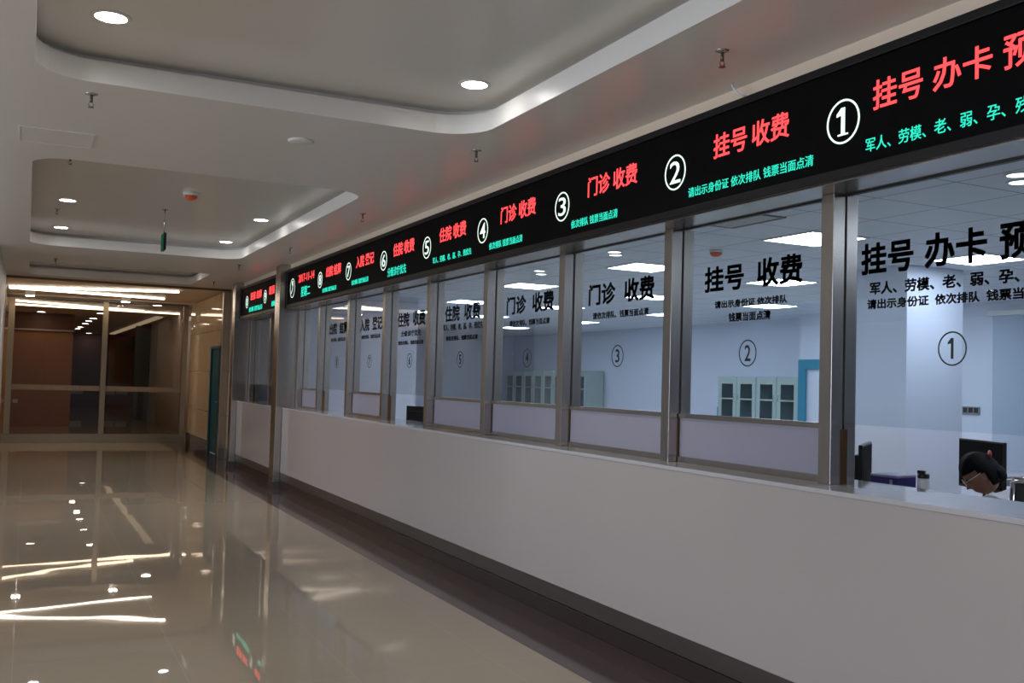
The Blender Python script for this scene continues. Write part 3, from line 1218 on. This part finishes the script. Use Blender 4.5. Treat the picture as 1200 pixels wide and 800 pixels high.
# vertical blinds on the back wall, right of the column
t = empty('vertical_blind', (11.36, 6.6, 0.9), 'pale blue vertical blind on the office back wall behind window 1', 'blind')
b = B()
box(b, 11.335, 11.412, 3.8, 8.82, 2.6, 2.66, 0.004)
world_obj('head_rail', b, m_trim, t)
b = B()
for k in range(55):
    y = 3.85 + k * 0.09
    r = bmesh.ops.create_cube(b, size=1.0, matrix=Matrix.Translation((11.372, y, 1.6)) @ Matrix.Rotation(0.45, 4, 'Z') @ Matrix.Diagonal((0.006, 0.086, 2.0, 1)))
world_obj('slats', b, m_blind, t)
t = empty('socket_plate', (11.41, 9.1, 1.35), 'row of dark sockets on a grey plate right of the column in window 1', 'socket')
b = B()
box(b, 11.402, 11.418, 8.98, 9.25, 1.29, 1.40, 0.003)
world_obj('plate', b, m_grey, t)
b = B()
for k in range(3):
    box(b, 11.396, 11.4015, 9.0 + k * 0.085, 9.06 + k * 0.085, 1.32, 1.385, 0.002)
world_obj('sockets', b, m_black, t)

# teal framed office door in the back wall
bm = B()
box(bm, 11.44, 11.48, 11.335, 12.235, 0.005, 1.97, 0.004)
d2 = struct('door_2', bm, m_office)
b = B()
box(b, 11.39, 11.419, 12.235, 12.41, 0, 2.06, 0.004)
box(b, 11.39, 11.419, 11.16, 11.335, 0, 2.06, 0.004)
box(b, 11.39, 11.419, 11.336, 12.234, 1.9, 2.06, 0.003)
obj('door_frame', b, m_tealw, d2)
b = B()
cyl(b, (11.439, 12.15, 1.0), (11.38, 12.15, 1.0), 0.012)
cyl(b, (11.38, 12.15, 1.0), (11.38, 12.03, 1.0), 0.009)
obj('door_handle', b, m_chrome, d2)
b = B()
box(b, 11.885, 11.898, 15.0, 15.14, 0.85, 1.2, 0.002)
tag(obj('notice_card', b, m_tealw), 'small blue notice card on the office wall left of the glass cabinets', 'card')

# filing cabinets with glass doors


def cabinet(y, label):
    t = empty('filing_cabinet', (11.65, y, 0), label, 'cabinet', 'steel filing cabinets with glass doors')
    W, D, H = 0.52, 0.22, 1.77
    b = B()
    box(b, -D, D, -W, W, 0.0, 0.06)
    box(b, -D, D, -W, -W + 0.02, 0.061, H)
    box(b, -D, D, W - 0.02, W, 0.061, H)
    box(b, -D, D, -W + 0.0205, W - 0.0205, H - 0.03, H)
    box(b, D - 0.015, D, -W + 0.0205, W - 0.0205, 0.061, H - 0.031)
    box(b, -D + 0.003, D - 0.016, -0.012, 0.012, 0.061, H - 0.031)
    obj('body', b, [m_cab], t)
    b = B()
    for z in (0.45, 0.86, 1.363):
        for s in (-1, 1):
            box(b, -D + 0.02, D - 0.016, s * 0.256 - 0.24, s * 0.256 + 0.24, z, z + 0.018)
    obj('shelves', b, m_cab, t)
    for s in (-1, 1):
        y0, y1 = (s * 0.26 - 0.255, s * 0.26 + 0.255)
        b = B()
        X0, X1 = -D - 0.02, -D - 0.001
        box(b, X0, X1, y0, y0 + 0.095, 0.07, H - 0.004, 0.002)
        box(b, X0, X1, y1 - 0.095, y1, 0.07, H - 0.004, 0.002)
        box(b, X0, X1, y0 + 0.0955, y1 - 0.0955, H - 0.13, H - 0.004, 0.002)
        box(b, X0, X1, y0 + 0.0955, y1 - 0.0955, 0.07, 0.8, 0.002)
        box(b, X0, X1, y0 + 0.0955, y1 - 0.0955, 1.36, 1.385)
        d = obj('door', b, m_cab, t)
        b = B()
        box(b, X0 + 0.007, X0 + 0.011, y0 + 0.096, y1 - 0.096, 0.801, 1.3595)
        box(b, X0 + 0.007, X0 + 0.011, y0 + 0.096, y1 - 0.096, 1.3855, H - 0.131)
        obj('pane', b, m_cabglass, d)
        b = B()
        yh = -s * 0.04 if False else (y1 - 0.05 if s < 0 else y0 + 0.05)
        cyl(b, (X0 - 0.022, yh, 1.36), (X0 - 0.022, yh, 1.46), 0.007, seg=10)
        cyl(b, (X0 - 0.022, yh, 1.37), (X0, yh, 1.37), 0.005, seg=8)
        cyl(b, (X0 - 0.022, yh, 1.45), (X0, yh, 1.45), 0.005, seg=8)
        obj('handle', b, m_chrome, d)
    return t


c0 = cabinet(12.945, 'glass door filing cabinet beside the teal door, right of two in window 2')
dup(c0, (11.65, 13.99, 0), None, 'glass door filing cabinet in window 2, left of two')
for y, lab in ((19.78, 'glass door filing cabinet in window 4, rightmost, its side seen in window 3'), (20.83, 'glass door filing cabinet in window 4, second from the right'), (21.88, 'glass door filing cabinet in window 4, third from the right'), (22.93, 'glass door filing cabinet in window 4, leftmost, against the far wall')):
    dup(c0, (11.65, y, 0), None, lab).scale = (1, 1, 1.055)

# ------------------------------------------------------------------ desks and things on them


def desk(x0, x1, y0, y1, label, z=0.76):
    t = empty('office_desk', ((x0 + x1) / 2, (y0 + y1) / 2, 0), label, 'desk')
    b = B()
    box(b, x0, x1, y0, y1, z - 0.03, z, 0.004)
    world_obj('desktop', b, m_desk, t)
    for xx in (x0 + 0.03, x1 - 0.07):
        for yy in (y0 + 0.03, y1 - 0.07):
            b = B()
            box(b, xx, xx + 0.04, yy, yy + 0.04, 0, z - 0.0305)
            world_obj('leg', b, m_grey, t)
    b = B()
    box(b, x0 + 0.08, x1 - 0.08, y1 - 0.06, y1 - 0.045, 0.3, z - 0.031)
    world_obj('modesty_panel', b, m_desk, t)
    return t


desk(4.16, 5.4, 4.14, 5.5, 'pale staff desk close behind windows 1 and 2 with a black monitor')
desk(5.52, 6.3, 4.02, 5.3, 'pale office desk behind the person with a wide black monitor')
desk(4.16, 4.9, 10.3, 12.2, 'pale staff desk behind window 6 with a black monitor')


def monitor(x, y, z, rz, W, H, label, gap=0.11):
    t = empty('monitor', (x, y, z), label, 'monitor', None, rz)
    b = B()
    box(b, -W / 2, W / 2, -0.012, 0.012, gap, gap + H, 0.004)
    box(b, -W / 2 + 0.05, W / 2 - 0.05, 0.012, 0.04, gap + 0.05, gap + H - 0.06, 0.01)
    obj('case', b, m_black, t)
    b = B()
    box(b, -W / 2 + 0.012, W / 2 - 0.012, -0.0145, -0.0125, gap + 0.018, gap + H - 0.012)
    obj('screen', b, m_screen, t)
    b = B()
    cyl(b, (0, 0.03, 0.012), (0, 0.03, gap + 0.12), 0.02, seg=12)
    obj('neck', b, m_black, t)
    b = B()
    box(b, -0.11, 0.11, -0.06, 0.11, 0.0, 0.0115, 0.004)
    obj('foot', b, m_black, t)
    return t


monitor(4.60, 4.42, 0.761, math.radians(38), 0.52, 0.45, 'black monitor seen edge-on behind the post at the left of window 1', 0.03)
monitor(5.78, 4.53, 0.761, math.radians(-110.5), 0.52, 0.33, 'black monitor behind the head of the seated person in window 1', 0.16)
monitor(4.30, 11.15, 0.761, math.radians(112), 0.50, 0.32, 'black monitor showing its back in the open part of window 6', 0.15)

# blue box on the staff shelf
ZS = 0.9755
t = empty('blue_box', (3.99, 3.645, ZS), 'dark blue box with a pale lid on the shelf behind window 1', 'box', None, math.radians(8))
b = B()
box(b, -0.078, 0.078, -0.078, 0.078, 0, 0.15, 0.004)
obj('body', b, m_blue, t)
b = B()
box(b, -0.079, 0.079, -0.079, 0.079, 0.1505, 0.163, 0.003)
obj('lid', b, m_bluet, t)
b = B()
box(b, -0.0805, -0.0785, -0.05, -0.035, 0.02, 0.14)
obj('stripe', b, m_bluet, t)

t = empty('water_bottle', (4.04, 3.50, ZS), 'translucent sports bottle with a black cap right of the blue box', 'bottle')
b = B()
lathe(b, [(0.026, 0.0), (0.029, 0.004), (0.029, 0.07), (0.027, 0.08), (0.029, 0.09), (0.029, 0.145), (0.025, 0.155)], seg=20)
obj('body', b, m_bottle, t)
b = B()
lathe(b, [(0.028, 0.1555), (0.029, 0.158), (0.029, 0.172), (0.022, 0.18), (0.012, 0.183), (0.012, 0.192)], seg=20)
box(b, -0.012, 0.012, 0.008, 0.03, 0.175, 0.192, 0.003)
obj('cap', b, m_black, t)

# file trays with papers on the second desk
t = empty('file_tray', (6.08, 4.42, 0.761), 'stacked file trays with papers on the desk right of the head', 'tray', None, 0.0)
for k in range(3):
    z = 0.02 + 0.085 * k
    b = B()
    box(b, -0.16, 0.16, -0.12, 0.12, z, z + 0.006)
    box(b, -0.16, 0.16, 0.114, 0.12, z + 0.0065, z + 0.05)
    for sx in (-1, 1):
        for sy in (-1, 1):
            box(b, sx * 0.15 - 0.006, sx * 0.15 + 0.006, sy * 0.105 - 0.006, sy * 0.105 + 0.006, z - 0.02 if k == 0 else z - 0.078, z - 0.0005)
    tr = obj('tray', b, m_grey, t)
    b = B()
    for j in range(3):
        r = bmesh.ops.create_cube(b, size=1.0, matrix=Matrix.Translation((0, -0.005, z + 0.013 + j * 0.011)) @ Matrix.Rotation(0.06 * (j - 1), 4, 'Z') @ Matrix.Diagonal((0.26, 0.19, 0.0095, 1)))
    obj('papers', b, m_paper, tr)

# small things behind window 6
t = empty('document_box', (3.95, 11.55, ZS), 'grey document box on the shelf in the open part of window 6', 'box')
b = B()
box(b, -0.1, 0.1, -0.14, 0.14, 0.0, 0.15, 0.005)
obj('body', b, m_grey, t)
b = B()
box(b, -0.104, 0.104, -0.144, 0.144, 0.1505, 0.172, 0.004)
obj('lid', b, m_black, t)
t = empty('potted_plant', (3.95, 11.6, ZS + 0.1725), 'tiny dark green potted plant on the grey box in window 6', 'plant')
b = B()
lathe(b, [(0.028, 0), (0.038, 0.05), (0.041, 0.055)], seg=16)
obj('pot', b, m_paper, t)
b = B()
for k in range(16):
    a = k * 2.4
    ln = 0.05 + 0.03 * random.random()
    up = 0.02 + 0.05 * random.random()
    c, s = math.cos(a), math.sin(a)
    p0 = Vector((0, 0, 0.056))
    p1 = Vector((c * ln * 0.5, s * ln * 0.5, 0.056 + up))
    p2 = Vector((c * ln, s * ln, 0.056 + up * 0.7))
    n = Vector((-s, c, 0)) * 0.012
    vs = [b.verts.new(q) for q in (p0, p1 + n, p2, p1 - n)]
    f = b.faces.new(vs)
    r = bmesh.ops.extrude_face_region(b, geom=[f])
    for g in r['geom']:
        if isinstance(g, bmesh.types.BMVert):
            g.co.z += 0.002
obj('leaves', b, m_leaf, t)

# ------------------------------------------------------------------ office chair and person
RP = math.radians(8)
PX, PY = 4.97, 3.645


def chair(x, y, rz, label):
    t = empty('office_chair', (x, y, 0), label, 'chair', None, rz)
    b = B()
    box(b, -0.23, 0.23, -0.22, 0.24, 0.41, 0.47, 0.02)
    obj('seat', b, m_mesh, t)
    # curved back panel
    b = B()
    N = 12
    for side in (0, 1):
        pass
    rows = []
    for j in range(9):
        z = 0.56 + 0.55 * j / 8
        row = []
        for i in range(N + 1):
            u = -1 + 2 * i / N
            row.append((0.225 * u, -0.27 - 0.05 * (1 - u * u) - 0.06 * j / 8 + 0.012, z))
        rows.append(row)
    va = [[b.verts.new(p) for p in r] for r in rows]
    vb = [[b.verts.new((p[0], p[1] - 0.02, p[2])) for p in r] for r in rows]
    for j in range(8):
        for i in range(N):
            b.faces.new((va[j][i], va[j][i + 1], va[j + 1][i + 1], va[j + 1][i])).smooth = True
            b.faces.new((vb[j][i + 1], vb[j][i], vb[j + 1][i], vb[j + 1][i + 1])).smooth = True
    for i in range(N):
        b.faces.new((va[0][i + 1], va[0][i], vb[0][i], vb[0][i + 1]))
        b.faces.new((va[8][i], va[8][i + 1], vb[8][i + 1], vb[8][i]))
    for j in range(8):
        b.faces.new((va[j][0], va[j + 1][0], vb[j + 1][0], vb[j][0]))
        b.faces.new((va[j + 1][N], va[j][N], vb[j][N], vb[j + 1][N]))
    obj('backrest', b, m_mesh, t)
    b = B()
    pts = [(0.245 * (-1 + 2 * i / N), -0.333 - 0.05 * (1 - (-1 + 2 * i / N) ** 2) + 0.012 - 0.01, 1.128) for i in range(N + 1)]
    tube(b, pts, 0.019, 10)
    obj('top_rail', b, m_chrome, t)
    for s in (-1, 1):
        b = B()
        tube(b, [(s * 0.245, -0.333, 1.12), (s * 0.245, -0.30, 0.8), (s * 0.245, -0.26, 0.5), (s * 0.245, -0.18, 0.43), (s * 0.24, 0.0, 0.43)], 0.013, 10)
        obj('back_frame', b, m_chrome, t)
        b = B()
        tube(b, [(s * 0.265, -0.27, 0.66), (s * 0.275, -0.1, 0.67), (s * 0.275, 0.12, 0.67), (s * 0.27, 0.17, 0.62), (s * 0.255, 0.17, 0.44)], 0.014, 10)
        obj('armrest', b, m_black, t)
    b = B()
    cyl(b, (0, 0, 0.1), (0, 0, 0.41), 0.028, seg=14)
    obj('column', b, m_chrome, t)
    for k in range(5):
        a = 2 * PI * k / 5 + 0.3
        b = B()
        tube(b, [(0, 0, 0.11), (0.15 * math.cos(a), 0.15 * math.sin(a), 0.1), (0.29 * math.cos(a), 0.29 * math.sin(a), 0.07)], 0.018, 8)
        lg = obj('leg', b, m_chrome, t)
        b = B()
        cyl(b, (0.29 * math.cos(a) - 0.014, 0.29 * math.sin(a), 0.028), (0.29 * math.cos(a) + 0.014, 0.29 * math.sin(a), 0.028), 0.0275, seg=14)
        obj('caster', b, m_black, lg)
    return t


chair(4.82, 3.60, math.radians(-15), 'dark mesh office chair with chrome frame behind the seated person')


def skin_mesh(verts, edges, radii, root, sub=2):
    me = bpy.data.meshes.new('tmp')
    me.from_pydata(verts, edges, [])
    o = bpy.data.objects.new('tmp', me)
    COL.objects.link(o)
    md = o.modifiers.new('s', 'SKIN')
    md.use_smooth_shade = True
    for i, r in enumerate(radii):
        sv = me.skin_vertices[0].data[i]
        sv.radius = (r, r) if not isinstance(r, tuple) else r
        sv.use_root = (i == root)
    s = o.modifiers.new('u', 'SUBSURF')
    s.levels = sub
    s.render_levels = sub
    dg = bpy.context.evaluated_depsgraph_get()
    dg.update()
    out = bpy.data.meshes.new_from_object(o.evaluated_get(dg))
    bpy.data.objects.remove(o)
    return out


def chain(V, E, R, start, pts):
    prev = start
    for p, r in pts:
        V.append(p)
        R.append(r)
        E.append((prev, len(V) - 1))
        prev = len(V) - 1
    return prev


HC = Vector((0.0, 0.235, 1.10))       # head centre, bowed forward
HR = Matrix.Rotation(math.radians(34), 4, 'Z') @ Matrix.Rotation(math.radians(-38), 4, 'X')


def head_pt(p):
    return HC + HR.to_3x3() @ Vector(p)


def person():
    t = empty('person', (PX, PY, 0), 'person with black hair bent over a desk behind window 1, facing left', 'person', None, RP)
    V, E, R = [(0, -0.05, 0.56)], [], [0.15]
    # spine, neck and head carrier
    sp = chain(V, E, R, 0, [((0, -0.045, 0.70), 0.14), ((0, -0.01, 0.84), 0.145), ((0, 0.05, 0.96), 0.13)])
    nk = chain(V, E, R, sp, [((0, 0.10, 1.02), 0.062), (tuple(head_pt((0, -0.03, -0.07))), 0.055), (tuple(head_pt((0, 0.0, 0.03))), 0.08)])
    ends = []
    for s in (-1, 1):
        hip = chain(V, E, R, 0, [((s * 0.10, 0.0, 0.55), 0.105), ((s * 0.12, 0.2, 0.56), 0.088), ((s * 0.13, 0.42, 0.545), 0.064), ((s * 0.13, 0.45, 0.48), 0.06), ((s * 0.13, 0.43, 0.28), 0.054), ((s * 0.13, 0.42, 0.1), 0.036), ((s * 0.13, 0.46, 0.052), 0.04), ((s * 0.135, 0.58, 0.035), 0.032)])
        sh = chain(V, E, R, sp, [((s * 0.16, 0.06, 0.955), 0.062), ((s * 0.20, 0.11, 0.85), 0.05), ((s * 0.215, 0.2, 0.775), 0.042), ((s * 0.17, 0.34, 0.795), 0.034), ((s * 0.13, 0.43, 0.797), 0.024), ((s * 0.12, 0.49, 0.80), 0.028)])
        ends.append((sh, s))
    me = skin_mesh(V, E, R, 0)
    bm = B()
    bm.from_mesh(me)
    bpy.data.meshes.remove(me)
    # hands: palm and five separate fingers lying on the desk
    for _, s in ends:
        base = Vector((s * 0.12, 0.49, 0.80))
        hv, he, hr = [tuple(base - Vector((0, 0.03, 0)))], [], [0.022]
        pm = chain(hv, he, hr, 0, [(tuple(base + Vector((0, 0.02, 0))), (0.03, 0.015)), (tuple(base + Vector((0, 0.05, -0.002))), (0.034, 0.014))])
        for i, (dx, ln) in enumerate(((-0.03, 0.062), (-0.01, 0.076), (0.01, 0.081), (0.03, 0.07))):
            a = base + Vector((dx * -s, 0.062, -0.002))
            chain(hv, he, hr, pm, [(tuple(a), 0.0095), (tuple(a + Vector((0, ln * 0.45, 0.008))), 0.009), (tuple(a + Vector((0, ln * 0.8, -0.004))), 0.0085), (tuple(a + Vector((0, ln, -0.018))), 0.0075)])
        a = base + Vector((-s * 0.028, 0.0, -0.004))
        chain(hv, he, hr, 1, [(tuple(a), 0.012), (tuple(a + Vector((-s * 0.022, 0.026, -0.008))), 0.0105), (tuple(a + Vector((-s * 0.03, 0.055, -0.012))), 0.0085)])
        me = skin_mesh(hv, he, hr, 0, 2)
        bm.from_mesh(me)
        bpy.data.meshes.remove(me)
    # head
    for v in bmesh.ops.create_uvsphere(bm, u_segments=32, v_segments=24, radius=1.0)['verts']:
        x, y, z = v.co
        k = 1.0
        wz = 0.116
        wx = 0.074 * (1 - 0.22 * max(0, -z) ** 1.5)
        wy = 0.094 * (1 - 0.12 * max(0, -z))
        p = Vector((x * wx, y * wy + (0.012 * max(0, -z) if y > 0 else 0), z * wz))
        if y > 0.3:                       # brow, eye sockets, mouth
            if 0.02 < z < 0.2 and 0.2 < abs(x) < 0.62:
                p.y -= 0.007
            if -0.62 < z < -0.48 and abs(x) < 0.35:
                p.y += 0.004
        v.co = head_pt(p)
    # nose
    for v in bmesh.ops.create_cone(bm, cap_ends=True, segments=12, radius1=0.017, radius2=0.006, depth=0.05)['verts']:
        q = Matrix.Rotation(math.radians(18), 3, 'X') @ v.co
        v.co = head_pt(q + Vector((0, 0.092, -0.012)))
    for s in (-1, 1):
        for v in bmesh.ops.create_uvsphere(bm, u_segments=14, v_segments=10, radius=1.0)['verts']:
            x, y, z = v.co
            v.co = head_pt((s * 0.074 + x * 0.009 + s * 0.006 * abs(y), -0.004 + y * 0.019, -0.01 + z * 0.033))
    me = bpy.data.meshes.new('tmp')
    bm.to_mesh(me)
    bm.free()
    o = bpy.data.objects.new('tmp', me)
    COL.objects.link(o)
    rm = o.modifiers.new('r', 'REMESH')
    rm.mode = 'VOXEL'
    rm.voxel_size = 0.006
    rm.use_smooth_shade = True
    sm = o.modifiers.new('sm', 'SMOOTH')
    sm.factor = 0.5
    sm.iterations = 3
    dg = bpy.context.evaluated_depsgraph_get()
    dg.update()
    body = bpy.data.meshes.new_from_object(o.evaluated_get(dg))
    bpy.data.objects.remove(o)
    bb = B()                              # keep the one outer skin
    bb.from_mesh(body)
    seen, best = set(), []
    for v0 in bb.verts:
        if v0 in seen:
            continue
        seen.add(v0)
        st, isl = [v0], [v0]
        while st:
            v = st.pop()
            for e in v.link_edges:
                o2 = e.other_vert(v)
                if o2 not in seen:
                    seen.add(o2)
                    st.append(o2)
                    isl.append(o2)
        if len(isl) > len(best):
            best = isl
    keep = set(best)
    bmesh.ops.delete(bb, geom=[v for v in bb.verts if v not in keep], context='VERTS')
    bb.to_mesh(body)
    bb.free()
    body.materials.clear()
    body.materials.append(m_skin)
    ob = bpy.data.objects.new('body', body)
    COL.objects.link(ob)
    ob.parent = t
    # eyes
    b = B()
    for s in (-1, 1):
        for v in bmesh.ops.create_uvsphere(b, u_segments=12, v_segments=8, radius=0.011)['verts']:
            v.co = head_pt(v.co + Vector((s * 0.031, 0.076, 0.012)))
    obj('eyes', b, m_black, t)
    b = B()
    for s in (-1, 1):
        pts = [head_pt((s * 0.032 + 0.024 * math.cos(a), 0.101, 0.008 + 0.018 * math.sin(a))) for a in [2 * PI * k / 18 for k in range(19)]]
        tube(b, pts, 0.0022, 6)
        tube(b, [head_pt((s * 0.056, 0.1, 0.012)), head_pt((s * 0.078, 0.06, 0.012)), head_pt((s * 0.082, 0.0, 0.012))], 0.002, 6)
    tube(b, [head_pt((-0.008, 0.101, 0.01)), head_pt((0, 0.106, 0.012)), head_pt((0.008, 0.101, 0.01))], 0.002, 6)
    obj('glasses', b, m_paper, t)
    # hair: thick cap with fringe, back hair gathered low
    b = B()
    bmesh.ops.create_uvsphere(b, u_segments=40, v_segments=28, radius=1.0)
    kill = []
    for v in b.verts:
        x, y, z = v.co
        lim = 0.32 if y > 0.35 else (0.02 + (y - 0.1) * 1.2 if y > -0.02 else -0.72)
        if z < lim:
            kill.append(v)
    bmesh.ops.delete(b, geom=kill, context='VERTS')
    for v in b.verts:
        x, y, z = v.co
        j = 1 + 0.025 * math.sin(9 * math.atan2(x, z) + 3 * y)
        v.co = head_pt((x * 0.088 * j, y * 0.106 * j - 0.006, z * 0.127 * j + 0.006))
    r = bmesh.ops.extrude_face_region(b, geom=b.faces[:])
    for g in r['geom']:
        if isinstance(g, bmesh.types.BMVert):
            g.co += (head_pt((0, -0.005, 0.0)) - g.co) * 0.22
    for v in bmesh.ops.create_uvsphere(b, u_segments=20, v_segments=14, radius=1.0)['verts']:
        v.co = head_pt((v.co.x * 0.06, -0.075 + v.co.y * 0.045, -0.045 + v.co.z * 0.06))
    for f in b.faces:
        f.smooth = True
    obj('hair', b, m_hair, t)
    b = B()
    pts = [head_pt((0.045 * math.cos(a), -0.10 - 0.055 * math.sin(a) * 0.3, 0.055 + 0.02 * math.sin(a))) for a in [PI * k / 10 for k in range(11)]]
    tube(b, pts, 0.009, 8)
    obj('hair_clip', b, m_redclip, t)
    # clothes: looser skins over the body
    V, E, R = [(0, -0.05, 0.565)], [], [0.165]
    sp = chain(V, E, R, 0, [((0, -0.045, 0.70), 0.155), ((0, -0.01, 0.84), 0.16), ((0, 0.05, 0.965), 0.14), ((0, 0.085, 1.0), 0.075)])
    for s in (-1, 1):
        chain(V, E, R, sp - 1, [((s * 0.165, 0.06, 0.958), 0.074), ((s * 0.205, 0.11, 0.85), 0.062), ((s * 0.22, 0.2, 0.782), 0.054), ((s * 0.17, 0.34, 0.803), 0.043), ((s * 0.137, 0.42, 0.804), 0.036)])
    me = skin_mesh(V, E, R, 0)
    me.materials.clear()
    me.materials.append(m_shirt)
    c = bpy.data.objects.new('uniform', me)
    COL.objects.link(c)
    c.parent = t
    V, E, R = [(0, -0.05, 0.585)], [], [0.16]
    for s in (-1, 1):
        chain(V, E, R, 0, [((s * 0.10, 0.0, 0.565), 0.115), ((s * 0.12, 0.2, 0.568), 0.099), ((s * 0.13, 0.42, 0.55), 0.078), ((s * 0.13, 0.455, 0.48), 0.073), ((s * 0.13, 0.435, 0.28), 0.068), ((s * 0.13, 0.425, 0.1), 0.062)])
    me = skin_mesh(V, E, R, 0)
    me.materials.clear()
    me.materials.append(m_trouser)
    c = bpy.data.objects.new('trousers', me)
    COL.objects.link(c)
    c.parent = t
    b = B()
    for s in (-1, 1):
        for v in bmesh.ops.create_uvsphere(b, u_segments=18, v_segments=12, radius=1.0)['verts']:
            x, y, z = v.co
            v.co = Vector((s * 0.133 + x * 0.05, 0.51 + y * 0.125, max(0.002, 0.04 + z * (0.05 if y < 0.2 else 0.042))))
    obj('shoes', b, m_black, t)
    return t


person()
